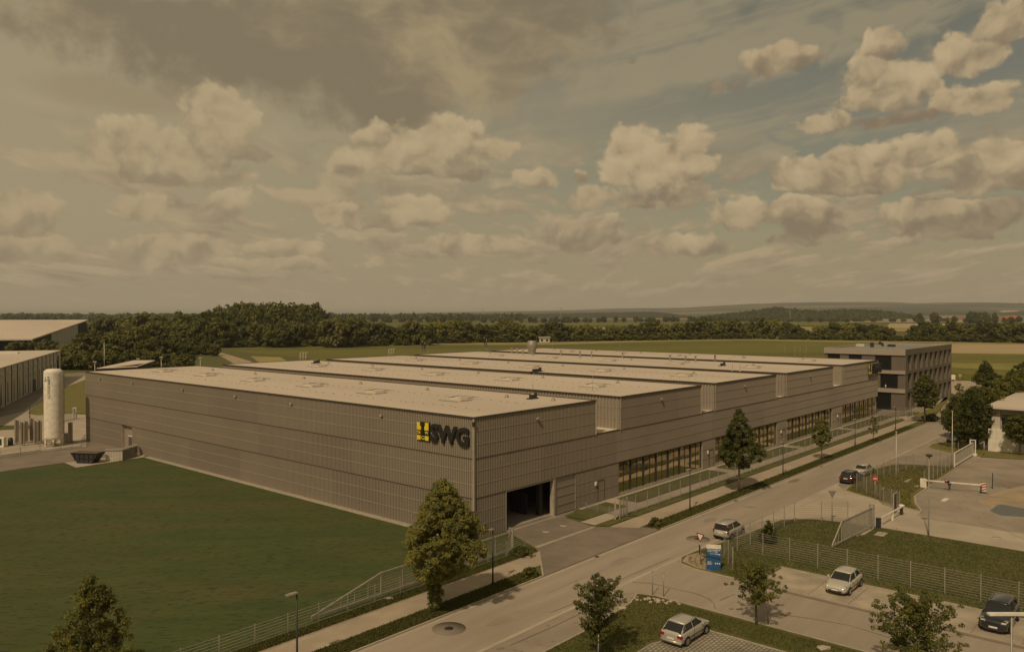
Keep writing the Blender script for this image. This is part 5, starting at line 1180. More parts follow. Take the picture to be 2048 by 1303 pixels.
car(uv(-18.55, 52.4, .02), ROT, P_red, 'dark red estate car parked at the kerb, in front of the silver saloon', 4.5, 1.76, 1.50, kind='wagon', rails=True)
car(uv(-18.3, 58.5, .02), ROT, P_sil, 'silver saloon parked at the kerb ahead of the dark estate car', 4.5, 1.78, 1.43, kind='sedan')
car(uv(-21.1, 98.2, .02), ROT + math.pi, P_gry, 'dark grey car parked under the trees facing the viewer', 4.4, 1.78, 1.50, kind='wagon')
car(uv(-23.9, 99.2, .02), ROT + math.pi, P_blk, 'black car half hidden in the shade behind the grey car', 4.3, 1.76, 1.46)
# ------------------------------------------------------------------ person leaning on the boom
def skinned(name, nodes, edges, mat, parent=None, sub=1, root=0):
    me = bpy.data.meshes.new(name); me.from_pydata([n[:3] for n in nodes], edges, []); o = bpy.data.objects.new(name, me); COL.objects.link(o)
    m = o.modifiers.new('s', 'SKIN'); m.use_smooth_shade = True; sv_ = me.skin_vertices[0].data
    for i, n in enumerate(nodes): sv_[i].radius = (n[3], n[4] if len(n) > 4 else n[3])
    sv_[root].use_root = True
    if sub: q = o.modifiers.new('d', 'SUBSURF'); q.levels = sub; q.render_levels = sub
    bpy.context.view_layer.update(); dg = bpy.context.evaluated_depsgraph_get(); m2 = bpy.data.meshes.new_from_object(o.evaluated_get(dg)); bpy.data.objects.remove(o)
    m2.materials.clear(); m2.materials.append(mat); o = bpy.data.objects.new(name, m2); COL.objects.link(o); o.parent = parent; return o
pp = uv(-29.6, 54.75)
per = empty('person', pp, R(185), 'person in dark jacket and jeans bending forward with hands on the white boom', 'person')
# local frame: faces +x, y left, z up; bending forward
pn = [(0, 0, .93, .13, .16), (.10, 0, 1.06, .12, .15), (.26, 0, 1.20, .13, .17), (.38, 0, 1.27, .12, .16), (.48, 0, 1.31, .06), (.58, 0, 1.33, .085), (.64, 0, 1.30, .075)]
pe = [(0, 1), (1, 2), (2, 3), (3, 4), (4, 5), (5, 6)]
for sg in (1, -1):
    i = len(pn); pn += [(0, sg * .10, .86, .10), (-.02 + .03 * sg, sg * .11, .50, .065), (-.04 + .04 * sg, sg * .11, .10, .045), (.08 + .04 * sg, sg * .12, .05, .045)]; pe += [(0, i), (i, i + 1), (i + 1, i + 2), (i + 2, i + 3)]
    i = len(pn); pn += [(.37, sg * .20, 1.26, .065), (.34, sg * .25, 1.02, .048), (.46, sg * .20, .93, .036), (.52, sg * .18, .93, .032)]; pe += [(3, i), (i, i + 1), (i + 1, i + 2), (i + 2, i + 3)]
    hnd = i + 3
    for k in range(4):
        j = len(pn); y = sg * (.145 + k * .023); ln = (.045, .055, .052, .042)[k]; pn += [(.56, y, .945, .009), (.56 + ln, y, .94, .008), (.575 + ln, y, .91, .007)]; pe += [(hnd, j), (j, j + 1), (j + 1, j + 2)]
    j = len(pn); pn += [(.53, sg * .135, .93, .010), (.55, sg * .115, .91, .008)]; pe += [(hnd, j), (j, j + 1)]
skinned('body', pn, pe, M['skin'], per)
jn = [(0.0, 0, .95, .14, .18), (.10, 0, 1.07, .14, .175), (.26, 0, 1.205, .15, .19), (.39, 0, 1.275, .13, .17)]; je = [(0, 1), (1, 2), (2, 3)]
for sg in (1, -1): i = len(jn); jn += [(.37, sg * .21, 1.26, .08), (.34, sg * .26, 1.02, .064), (.45, sg * .205, .935, .05)]; je += [(3, i), (i, i + 1), (i + 1, i + 2)]
skinned('jacket', jn, je, plain('jacket_cloth', (.02, .022, .03), .8), per)
tn = [(0, 0, .92, .14, .17)]; te = []
for sg in (1, -1): i = len(tn); tn += [(0, sg * .10, .86, .115), (-.02 + .03 * sg, sg * .11, .50, .085), (-.04 + .04 * sg, sg * .11, .13, .07)]; te += [(0, i), (i, i + 1), (i + 1, i + 2)]
skinned('trousers', tn, te, plain('denim', (.06, .075, .115), .85), per)
skinned('hair', [(.53, 0, 1.37, .07), (.58, 0, 1.40, .088), (.63, 0, 1.385, .07)], [(0, 1), (1, 2)], plain('hair', (.03, .02, .015), .7), per)
for sg in (1, -1): skinned('shoe', [(-.08 + .04 * sg, sg * .11, .05, .05), (.02 + .04 * sg, sg * .115, .045, .05), (.12 + .04 * sg, sg * .12, .04, .04)], [(0, 1), (1, 2)], M['black'], per)
f = MB(); f.box(.655, .70, -.012, .012, 1.27, 1.30); f.box(.645, .665, .025, .045, 1.305, 1.315); f.box(.645, .665, -.045, -.025, 1.305, 1.315); f.box(.60, .645, -.03, .03, 1.232, 1.238); f.build('face', M['skin'], per)
# ------------------------------------------------------------------ trees
def leaf_mesh(name, clumps, per, size, mats, seed, flat=.0, wts=None):
    """clumps: (x,y,z,r). quads facing every way spread through each clump"""
    g = np.random.default_rng(seed); nC = len(clumps); C_ = np.array(clumps, 'f')
    n = nC * per; ci = np.repeat(np.arange(nC), per)
    d = g.normal(size=(n, 3)); d /= np.linalg.norm(d, axis=1)[:, None]; rr2 = g.uniform(.25, 1, n) ** .6
    d[:, 2] *= (1 - flat); pos = C_[ci, :3] + d * (rr2 * C_[ci, 3])[:, None]
    nrm = d * 1.1 + g.normal(size=(n, 3)) * .55 + np.array([-.12, -.3, .55]); nrm /= np.linalg.norm(nrm, axis=1)[:, None]
    t = np.cross(nrm, g.normal(size=(n, 3))); t /= np.linalg.norm(t, axis=1)[:, None]; b = np.cross(nrm, t)
    s = size * g.uniform(.6, 1.35, n)[:, None]
    v = np.stack([pos - t * s, pos - b * s * .55, pos + t * s, pos + b * s * .55], 1).reshape(-1, 3)
    me = bpy.data.meshes.new(name); me.vertices.add(n * 4); me.vertices.foreach_set('co', v.ravel().astype('f'))
    me.loops.add(n * 4); me.loops.foreach_set('vertex_index', np.arange(n * 4, dtype='i')); me.polygons.add(n)
    me.polygons.foreach_set('loop_start', np.arange(0, n * 4, 4, dtype='i')); me.polygons.foreach_set('loop_total', np.full(n, 4, 'i'))
    w = g.choice(len(mats), nC, p=wts); mi = w[ci]; sw = g.random(n) < .2; mi = np.where(sw, g.choice(len(mats), n, p=wts), mi)
    for m in mats: me.materials.append(m)
    me.polygons.foreach_set('material_index', mi.astype('i')); me.update(); me.validate(); return me
def clumps_env(env, n, seed, r0, squash=1.0, inner=.35):
    """env(z01)->radius 0..1 ; returns clump centres inside a turned profile"""
    q = random.Random(seed); out = []
    lob = [(q.uniform(0, 6.28), q.uniform(.05, .22)) for _ in range(3)]
    while len(out) < n:
        z = q.random(); R_ = env(z)
        if q.random() > R_ + .08: continue
        a = q.uniform(0, 6.283); k = 1 + sum(am * math.cos((i + 2) * (a - ph)) for i, (ph, am) in enumerate(lob)) * .8
        rr = (inner + (1 - inner) * q.random() ** .5) if q.random() > .12 else q.random() * inner
        out.append((math.cos(a) * rr * R_ * k, math.sin(a) * rr * R_ * k, z, r0 * q.uniform(.6, 1.25)))
    return out
def trunk_mb(h, r, q, limbs=(), lean=.03):
    b = MB(); pts = [(q.uniform(-lean, lean) * i, q.uniform(-lean, lean) * i, h * i / 4) for i in range(5)]; pts[0] = (0, 0, 0)
    b.tube(pts, [r, r * .85, r * .7, r * .5, r * .2], 8)
    for (z, L_, a, e, rr) in limbs:
        p0 = Vector((0, 0, z)); dv = Vector((math.cos(a) * math.cos(e), math.sin(a) * math.cos(e), math.sin(e)))
        b.tube([p0, p0 + dv * L_ * .5 + Vector((0, 0, .05)), p0 + dv * L_ + Vector((0, 0, L_ * .12))], [rr, rr * .6, rr * .2], 5)
    return b
def tree(name, base, h, rad, z0, env,  mats, label, seed, ncl=260, per=70, size=.12, r0=.35, flat=.25, wts=None, tr=.16, group=None, nl=14, inner=.35, cat='tree', stakes=False, lean=0.0, spray=0):
    q = random.Random(seed); root = empty(name, base, q.uniform(0, 6) * (lean == 0), label, cat, group)
    cl = [(x * rad + lean * min(1, z * 3), y * rad, z0 + (h - z0) * z, rr) for x, y, z, rr in clumps_env(env, ncl, seed, r0, inner=inner)]
    me = leaf_mesh('crown', cl, per, size, mats, seed, flat, wts); o = bpy.data.objects.new('crown', me); COL.objects.link(o); o.parent = root
    lm = []
    for i in range(nl):
        t = q.random() * .85; z = z0 * .9 + (h - z0) * t * .8; lm.append((z, rad * env(min(1, t + .15)) * .85, q.uniform(0, 6.28), R(q.uniform(15, 50)), tr * .35 * (1 - t * .6)))
    trunk_mb(h * .93, tr, q, lm).build('trunk', M['bark'], root)
    if spray:
        cl = []
        for i in range(spray):
            a = q.uniform(0, 6.283); zb = z0 + (h - z0) * (i / spray) ** 1.1 * .62; e = R(q.uniform(12, 38) + 45 * (i / spray)); fr = env(min(1, max(0, (zb - z0) / (h - z0)))); Lm = rad * fr / max(.3, math.cos(e)) * q.uniform(.75, 1.15); Lm = min(Lm, (h - zb) / max(.2, math.sin(e)))
            for t in range(7):
                f_ = .22 + .78 * t / 6; wob = .10 * (1 + f_)
                cl.append((math.cos(a) * math.cos(e) * Lm * f_ + q.gauss(0, wob), math.sin(a) * math.cos(e) * Lm * f_ + q.gauss(0, wob), zb + math.sin(e) * Lm * f_ - .15 * f_ * f_ * Lm + q.gauss(0, .08), r0 * (1.15 - .6 * f_)))
            lmb = MB(); dv = Vector((math.cos(a) * math.cos(e), math.sin(a) * math.cos(e), math.sin(e)))
            lmb.tube([(0, 0, zb), dv * Lm * .5 + Vector((0, 0, zb)), dv * Lm * .95 + Vector((0, 0, zb - .13 * Lm))], [tr * .3, tr * .18, tr * .06], 5); lmb.build('limb', M['bark'], root)
        o.data = leaf_mesh('crown', cl, per, size, mats, seed, flat, wts)
    if stakes:
        b = MB()
        for k in (-1, 1): b.tube([(.55 * k, .1, 0), (.55 * k, .1, 1.7)], .045, 6)
        b.tube([(-.55, .1, 1.55), (.55, .1, 1.55)], .035, 6); b.build('stake', M['steel_dull'], root)
    return root
cone = lambda z: min(1, (1 - z) ** .75 * 1.15) * min(1, (z + .06) * 5)
egg = lambda z: max(0, math.sin(math.pi * min(1, z * .86 + .12))) ** .7
rnd_ = lambda z: max(0.0, 1 - (2 * z - 1) ** 2) ** .5
tree('broadleaf_tree', uv(-10.6, -15.2), 9.7, 2.95, 2.5, lambda z: float(np.interp(z, [0, .08, .2, .35, .55, .7, .85, 1], [.22, .55, .92, 1, .9, .66, .4, .12])), [M['leaf_y'], M['leaf_o'], M['leaf_g']], 'big yellow-green tree with a wide crown in front of the hall corner', 21, 520, 90, .095, .40, wts=[.42, .38, .2], tr=.2, lean=.65)
cl = [(random.Random(k).gauss(0, .22), random.Random(k + 99).gauss(0, .22), random.Random(k + 7).uniform(.3, 2.9), .28) for k in range(40)]
o = bpy.data.objects.new('trunk_shoots', leaf_mesh('trunk_shoots', cl, 60, .09, [M['leaf_d'], M['leaf_g']], 5)); COL.objects.link(o); o.parent = bpy.data.objects['broadleaf_tree']
tree('street_tree', uv(-10.3, 36.5), 10.2, 2.6, 3.2, lambda z: min(1, (1 - z) ** .8 * 1.3) * min(1, (z + .08) * 4), [M['leaf_d'], M['leaf_g'], M['leaf_o']], 'tall pointed dark green tree standing alone on the verge', 22, 300, 80, .11, .38, wts=[.5, .38, .12], tr=.16)
tree('street_tree', uv(-10.2, 65.0), 6.3, 1.35, 2.3, egg, [M['leaf_y'], M['leaf_o'], M['leaf_g']], 'small round yellow-green tree on the verge beyond the pointed tree', 23, 120, 60, .11, .3, wts=[.3, .4, .3], tr=.08)
tree('sapling', uv(-10.8, 87.9), 4.5, .75, 1.5, egg, [M['leaf_y'], M['leaf_o']], 'thin half-bare sapling with a pale trunk guard on the verge', 24, 36, 26, .10, .25, tr=.07, nl=8)
tree('street_tree', uv(-11.0, 120.7), 9.6, 2.75, 3.0, egg, [M['leaf_g'], M['leaf_d'], M['leaf_o']], 'oval green tree at the far driveway entry before the office block', 25, 260, 60, .14, .42, wts=[.45, .3, .25], tr=.2)
tree('young_tree', atd(1197, 50.5), 5.4, 1.75, 1.25, rnd_, [M['leaf_g'], M['leaf_d'], M['leaf_o']], 'loose young tree with stakes at the bottom edge between street and car', 26, 150, 32, .075, .34, wts=[.45, .35, .2], tr=.08, stakes=True, inner=.2, spray=44, nl=0)
tree('young_tree', uv(-29.5, -1.9), 4.5, 2.25, 1.45, lambda z: (1 - z * .72) * min(1, (z + .2) * 3), [M['leaf_g'], M['leaf_d'], M['leaf_o']], 'wide flat-crowned young tree with a stake beside the side street', 27, 130, 30, .075, .32, flat=.35, wts=[.5, .35, .15], tr=.09, inner=.15, spray=36, nl=0)
MB().tube([(0, 0, 0), (0, 0, 1.9)], .045, 6).build('tree_stake', M['bark'], label='wooden stake right of the flat-crowned young tree trunk', cat='stake', loc=at(1536, 1248))
tree('young_tree', atd(1838, 47.5), 5.3, 2.75, 1.3, lambda z: (1 - z * .8) ** .9 * min(1, (z + .25) * 3), [M['leaf_g'], M['leaf_d'], M['leaf_o']], 'dark spreading young tree cut off by the lower right edge', 28, 190, 36, .075, .36, flat=.35, wts=[.42, .45, .13], tr=.1, inner=.15, spray=52, nl=0)
tree('conical_tree', atd(178, 41.0), 8.25, 2.9, .9, cone, [M['leaf_o'], M['leaf_y'], M['leaf_g'], M['leaf_b']], 'pointed olive-brown tree rising over the lower left edge', 29, 420, 90, .075, .34, wts=[.4, .25, .25, .1], tr=.14)
tree('conifer', at(1536, 1087), 2.3, .85, .15, cone, [M['leaf_d'], M['leaf_g']], 'small dark bushy conifer on the grass island behind the fence', 30, 90, 60, .07, .18, tr=.06, cat='conifer')
RT = [(1941, 128, 9.6, 3.2, 1.8), (1918, 140, 7.2, 2.5, 1.5), (1975, 137, 9.3, 3.2, 1.8), (2000, 150, 9.8, 3.4, 2.0), (2030, 160, 10.5, 3.8, 2.0), (2062, 150, 12, 4.2, 2.0), (1953, 152, 8.0, 2.8, 1.8), (2048, 172, 11.5, 3.6, 2.0), (1990, 170, 9.2, 3.2, 1.8)]
LB = ['nearest and widest dark tree left of the white building', 'smaller dark tree at the left end of the group by the parked grey car', 'bushy dark tree just left of the white roof edge', 'dark tree touching the white roof edge from behind', 'tall dark tree behind the white roof', 'tallest tree of the group cut by the right edge', 'rounded tree behind the widest dark tree', 'dark tree standing back behind the tallest tree', 'rounded tree farthest back in the group behind the white roof']
for i, ((px, D, h, r_, z0), lb) in enumerate(zip(RT, LB)):
    tree('roadside_tree', atd(px, D), h, r_, z0, egg, [M['leaf_d'], M['leaf_g'], M['leaf_o']], lb, 40 + i, 240, 50, .16, .55, wts=[.45, .4, .15], tr=.2)
tree('roadside_tree', uv(-32.0, 89.4), 6.4, 2.3, 2.0, rnd_, [M['leaf_d'], M['leaf_g']], 'dark round tree directly in front of the white building', 60, 200, 60, .13, .45, tr=.12)
tree('roadside_tree', at(1970, 782), 8.6, 3.2, 2.0, cone, [M['leaf_g'], M['leaf_d'], M['leaf_o']], 'single pointed tree standing before the corn field beside the crossroad', 61, 170, 50, .2, .6, tr=.2)
tree('sapling', at(1918, 806), 5.0, 1.0, 1.4, egg, [M['leaf_o'], M['leaf_g']], 'thin sapling behind the far curved fence near the crossroad', 62, 50, 26, .15, .35, tr=.08)
tree('bush', uv(-11.2, 124.4, .08), 1.3, 1.7, .05, rnd_, [M['leaf_d'], M['leaf_g']], 'low dark rounded bush at the end of the verge by the far tree', 63, 60, 50, .12, .35, tr=.05, nl=3, cat='bush')
tree('bush', uv(-6.6, -.6, .05), .75, .9, .02, rnd_, [M['leaf_d'], M['leaf_g']], 'low green bush beside the post of the long sliding gate', 64, 50, 40, .08, .22, tr=.03, nl=3, cat='bush')
tree('bush', uv(-10.9, -4.6, .08), .7, .7, .02, rnd_, [M['leaf_g'], M['blade']], 'tuft of tall weeds at the verge end by the driveway', 65, 40, 36, .09, .2, tr=.02, nl=2, cat='weeds')
tree('bush', uv(-10.6, 16.4, .08), .7, .75, .02, rnd_, [M['leaf_g'], M['blade']], 'ragged weeds at the start of the verge beyond the driveway', 66, 40, 36, .09, .2, tr=.02, nl=2, cat='weeds')
# grass blades along verges and islands (one mass)
def blades(name, pts, n, h, mat, seed, z=.08):
    g = np.random.default_rng(seed); P = np.array([(p.x, p.y) for p in pts]); c = P.mean(0); tri_ = []
    bm = bmesh.new(); f = bm.faces.new([bm.verts.new((*p, 0)) for p in P]); bm.normal_update(); bmesh.ops.triangulate(bm, faces=[f]); T = np.array([[v.co[:2] for v in f.verts] for f in bm.faces]); bm.free()
    ar = np.abs(np.cross(T[:, 1] - T[:, 0], T[:, 2] - T[:, 0])); idx = g.choice(len(T), n, p=ar / ar.sum()); a, b = g.random(n), g.random(n); k = a + b > 1; a[k], b[k] = 1 - a[k], 1 - b[k]
    pos = T[idx, 0] + (T[idx, 1] - T[idx, 0]) * a[:, None] + (T[idx, 2] - T[idx, 0]) * b[:, None]
    th = g.uniform(0, 6.28, n); w = g.uniform(.03, .07, n); hh = h * g.uniform(.5, 1.5, n) ; dx_, dy_ = np.cos(th) * w, np.sin(th) * w; lx, ly = g.normal(0, h * .4, n), g.normal(0, h * .4, n)
    v = np.zeros((n, 3, 3), 'f'); v[:, 0] = np.stack([pos[:, 0] - dx_, pos[:, 1] - dy_, np.full(n, z)], 1); v[:, 1] = np.stack([pos[:, 0] + dx_, pos[:, 1] + dy_, np.full(n, z)], 1); v[:, 2] = np.stack([pos[:, 0] + lx, pos[:, 1] + ly, z + hh], 1)
    me = bpy.data.meshes.new(name); me.vertices.add(n * 3); me.vertices.foreach_set('co', v.ravel()); me.loops.add(n * 3); me.loops.foreach_set('vertex_index', np.arange(n * 3, dtype='i')); me.polygons.add(n); me.polygons.foreach_set('loop_start', np.arange(0, n * 3, 3, dtype='i')); me.polygons.foreach_set('loop_total', np.full(n, 3, 'i'))
    for m in mat: me.materials.append(m)
    me.polygons.foreach_set('material_index', (g.random(n) < .25).astype('i') if len(mat) > 1 else np.zeros(n, 'i')); me.update(); o = bpy.data.objects.new(name, me); COL.objects.link(o)
    return tag(o, kind='stuff')
BL = [M['blade'], M['blade_d']]
tag(blades('grass', UVs([(-9.75, -30), (-9.75, -2.8), (-11.5, -3.8), (-11.5, -30)]), 16000, .13, BL, 1), 'short grass of the near verge between pavement and street', 'grass')
tag(blades('grass', UVs([(-9.75, 15.2), (-9.75, 112), (-11.5, 112), (-11.5, 15.2)]), 24000, .15, BL, 2), 'grass of the far verge between pavement and street', 'grass')
tag(blades('grass', UVs([(-5.9, -30), (-5.9, 1.6), (-7.0, 1.2), (-7.0, -30)]), 9000, .18, BL, 3, .07), 'rough grass under the lawn fence', 'grass')
tag(blades('grass', UVs([(-18.3, 9), (-19.0, 7.4), (-20.6, 6.8), (-24.1, 6.7), (-25.2, 9.2), (-25.3, 12.2), (-60, 12.2), (-60, 30.6), (-28.8, 30.5), (-24.9, 30.1), (-22, 29.3), (-19.8, 27), (-19.3, 19), (-18.4, 11)]), 60000, .07, BL, 4), 'grass of the fenced island with the white bar gate', 'grass')
tag(blades('grass', UVs([(u + .3 if u < -24 else u - .35, v) for u, v in I2]), 16000, .08, BL, 5), 'grass of the sunlit island inside the curved fence', 'grass')
tag(blades('grass', UVs([(-21.1, -20), (-21.1, -11), (-20.6, -4.2), (-19.9, -2.2), (-21.3, -2.1), (-50, -2.0), (-50, -4.7), (-27.0, -4.6), (-25.4, -9.3), (-25.3, -20)]), 26000, .07, BL, 6), 'grass of the lower island around the young trees', 'grass')
# ------------------------------------------------------------------ fields beyond
def fld(name, pts, mat, z): return poly(name, [at(*p) for p in pts], M[mat], z)
fld('corn_field', ((380, 698), (620, 692), (850, 689), (1100, 689), (1300, 683), (1480, 680), (1700, 684), (1895, 687), (1895, 745), (1600, 760), (1000, 760), (700, 735), (440, 715), (330, 706)), 'corn', .06)
fld('field_margin', ((850, 689.5), (1100, 689.5), (1300, 683.5), (1480, 680.5), (1700, 684.5), (1895, 686.5), (2100, 690), (2100, 687), (1895, 682.5), (1700, 680.5), (1480, 677), (1300, 680), (1100, 684.5), (850, 685.5), (640, 688), (640, 691)), 'yellow', .12)
fld('harvested_field', ((1870, 687), (1960, 687), (2048, 689), (2500, 694), (2500, 722), (2048, 716), (1880, 713), (1700, 712), (1700, 690)), 'straw', .10)
M['corn_light'] = noisy('corn_light', (.20, .19, .045), (.26, .235, .06), .3, .9, c3=(.12, .125, .03), s3=.05, a3=.6, bump=.6, bscale=1)
fld('corn_field', ((1700, 733), (1880, 736), (2048, 738), (2600, 750), (2600, 779), (2048, 754), (1895, 747), (1700, 742)), 'corn_light', 2.2)
# standing corn to the right has height: a raised block with a dark edge
cb = MB(); cp_ = [at(*p) for p in ((1700, 712), (1880, 713.5), (2048, 716), (2600, 724), (2600, 790), (2048, 765), (1895, 757), (1700, 750))]
cb.add([(p.x, p.y, 0) for p in cp_] + [(p.x, p.y, 2.1) for p in cp_], [tuple(range(8, 16))] + [(i, (i + 1) % 8, 8 + (i + 1) % 8, 8 + i) for i in range(8)])
o = cb.build('corn_field', M['corn'], label='tall standing corn beyond the crossroad at the right', cat='corn', kind='stuff')
fld('meadow', ((300, 703), (440, 700), (620, 716), (640, 735), (300, 745), (250, 712)), 'grass', .08)
fld('dirt_path', ((430, 706), (446, 706), (500, 722), (520, 735), (480, 735), (462, 724)), 'dirt', .13)
fld('meadow', ((500, 712), (560, 714), (580, 725), (520, 726)), 'yellow', .11)
for i, (pts, m_) in enumerate([(((1180, 655), (1500, 652), (1780, 655), (2100, 656), (2100, 664), (1180, 662)), 'yellow'), (((900, 648), (1200, 646), (1600, 645), (1760, 648), (1760, 652), (900, 652)), 'corn'), (((1060, 634), (1300, 633), (1500, 634), (1500, 638), (1250, 638), (1060, 636.5)), 'straw'),
        (((1780, 647), (1900, 648), (1900, 658), (1770, 657)), 'straw'), (((1800, 634), (2100, 634), (2100, 637), (1800, 637)), 'corn'), (((1700, 641), (2100, 642), (2100, 646), (1700, 646)), 'yellow'), (((700, 640), (900, 640), (900, 643), (700, 643)), 'corn')]):
    fld('far_field', pts, m_, .5 + i * .15)
# ------------------------------------------------------------------ hills
def ridge(name, prof, D, back, mat, seed, zdrop=0.0, foot=600, rough=.6):
    """crest from photo points at distance D, slope towards the viewer and away"""
    q = random.Random(seed); xs = []; n = 160; b = MB(); x0, x1 = prof[0][0], prof[-1][0]; rows = [[], [], [], []]
    for i in range(n + 1):
        px = x0 + (x1 - x0) * i / n
        for (a, ya), (c, yc) in zip(prof[:-1], prof[1:]):
            if a <= px <= c: y = ya + (yc - ya) * (px - a) / (c - a); break
        z = CAMH + (628 - y) * D / FPX; z *= 1 + q.uniform(-.015, .015) * rough * 2
        X_ = (px - 1024) / FPX
        rows[0].append((X_ * (D - foot), D - foot, -2)); rows[1].append((X_ * (D - foot * .45), D - foot * .45, z * .62)); rows[2].append((X_ * D, D, z)); rows[3].append((X_ * (D + back), D + back, -2))
    b.loft(rows, closed=False, cap=False, smooth=True)
    return b.build(name, mat, kind='structure')
hm = noisy('far_hills', (.028, .036, .020), (.046, .054, .026), .006, .95, c3=(.26, .21, .11), s3=.0011, a3=.9, stretch=(.35, 2.6, 1, 0))
ridge('hills', [(-900, 622), (-200, 627), (0, 629), (300, 630), (700, 629), (860, 625), (1000, 623), (1150, 620), (1230, 616.5), (1366, 615.5), (1440, 611), (1500, 607.5), (1624, 604), (1700, 603.5), (1790, 604), (1830, 606), (1875, 605), (1960, 604.5), (2048, 606), (2300, 604), (3000, 600)], 8200, 2500, hm, 1, foot=1700, rough=.4)
fm = noisy('forest_hill', (.020, .026, .013), (.036, .042, .018), .02, .95, c3=(.05, .05, .02), s3=.006)
ridge('hills', [(700, 630), (900, 628.5), (1080, 627), (1230, 624.5), (1300, 623), (1340, 626), (1380, 632), (1400, 637)], 4300, 500, fm, 2, foot=300, rough=1.5)
ridge('hills', [(1380, 638), (1440, 630), (1490, 624), (1530, 618), (1555, 615), (1600, 620), (1640, 622), (1690, 619), (1760, 622), (1810, 628), (1850, 638)], 2700, 400, fm, 3, foot=260, rough=2.2)
ridge('hills', [(1790, 626), (1900, 622), (2000, 624), (2100, 620), (2400, 620)], 4600, 600, hm, 4, foot=700, rough=1)
# ------------------------------------------------------------------ tree belts
def belt_mesh(seed, mats, wts, env, w=.5, ncl=64, per=40, size=.075, r0=.16, z0=.08):
    cl = [(x * w, y * w, z0 + (1 - z0) * z * .94, rr) for x, y, z, rr in clumps_env(env, ncl, seed, r0, inner=.3)]
    return leaf_mesh('crown', cl, per, size, mats, seed, .2, wts)
KINDS = {}; FT = []
def kind(k, mats, wts, env, **kw): KINDS[k] = [belt_mesh(100 + hash(k) % 7 * 0 + len(KINDS) * 10 + i, mats, wts, env, **kw) for i in range(3)]
kind('green', [M['leaf_g'], M['leaf_d'], M['leaf_o']], [.5, .12, .38], lambda z: rnd_(z) ** .8)
kind('yellow', [M['leaf_y'], M['leaf_o'], M['leaf_g']], [.45, .4, .15], lambda z: rnd_(z) ** .8)
kind('dark', [M['leaf_d'], M['leaf_g']], [.75, .25], lambda z: min(1, egg(z)))
kind('umber', [M['leaf_o'], M['leaf_b'], M['leaf_d']], [.4, .2, .4], lambda z: rnd_(z) ** .8)
kind('open', [M['leaf_d'], M['leaf_g']], [.7, .3], lambda z: min(1, max(0, z - .25) * 2.2) * rnd_(min(1, z * .9 + .08)), w=.42, z0=.2, per=26)
kind('shrub', [M['leaf_o'], M['leaf_g'], M['leaf_d']], [.4, .35, .25], lambda z: rnd_(min(1, z * .6 + .4)), ncl=40, per=40, size=.08, r0=.2)
tm = MB(); tm.tube([(0, 0, 0), (.01, 0, .4), (0, .01, .85)], [.030, .020, .006], 6); tm.tube([(0, 0, .35), (.14, .05, .6)], [.012, .003], 5); tm.tube([(0, 0, .4), (-.12, -.08, .65)], [.012, .003], 5)
tmo = tm.build('trunk', M['bark']); tme = tmo.data; bpy.data.objects.remove(tmo)
LBL = {'green': 'green broadleaf tree in the long tree belt beyond the fields', 'yellow': 'yellowish sunlit tree in the tree belt beyond the corn field', 'dark': 'dark tree standing in the rows far behind the tree belt', 'umber': 'brownish olive tree in the left wood', 'open': 'tall dark tree with airy crown on the wooded rise at the left', 'shrub': 'low rounded shrub at the foot of the tree belt'}
qb = random.Random(77); nT = 0
def far_tree(px, D, h, w, k, grp, lab=None, trunk=True):
    global nT; nT += 1
    nm = {'shrub': 'shrub'}.get(k, 'distant_tree')
    r = empty(nm, atd(px, D), qb.uniform(0, 6.28), lab or LBL[k], 'shrub' if k == 'shrub' else 'tree', grp); r.scale = (w, w, h); FT.append((px, r, k, grp))
    o = bpy.data.objects.new('crown', qb.choice(KINDS[k])); COL.objects.link(o); o.parent = r
    if trunk: t = bpy.data.objects.new('trunk', tme); COL.objects.link(t); t.parent = r
    return r
# long belt on the right: base line in the photo, distance from it
def baseD(px):
    y = np.interp(px, [860, 1000, 1300, 1500, 1700, 1900, 2100], [687, 684, 680, 677.5, 680.5, 683, 687]); return CAMH * FPX / (y - 628)
G1 = 'trees of the long belt beyond the fields'
px = 862
while px < 2085:
    D = baseD(px) + qb.uniform(2, 16); top = np.interp(px, [860, 950, 1000, 1100, 1200, 1350, 1450, 1550, 1620, 1700, 1800, 1850, 1950, 2080], [640, 640, 640, 646, 645, 638, 640, 638, 650, 640, 650, 642, 640, 640]) + qb.uniform(-2, 11)
    h = CAMH - (top - 628) * D / FPX; k = 'yellow' if px < 1060 and qb.random() < .7 else qb.choice(['green', 'green', 'umber', 'yellow', 'yellow', 'green'] if px < 1700 else ['green', 'green', 'dark', 'umber'])
    if not (1780 < px < 1815): far_tree(px, D, h, h * qb.uniform(.85, 1.15), k, G1, LBL['green'] if k in ('green', 'dark', 'umber') else LBL['yellow'])
    px += qb.choice((13, 17, 20, 26, 30))
px = 870
while px < 2085:
    D = baseD(px) + qb.uniform(-3, 3); far_tree(px, D, qb.uniform(4, 7.5), qb.uniform(8, 14), 'shrub', 'shrubs at the foot of the belt', trunk=False); px += qb.uniform(15, 27)
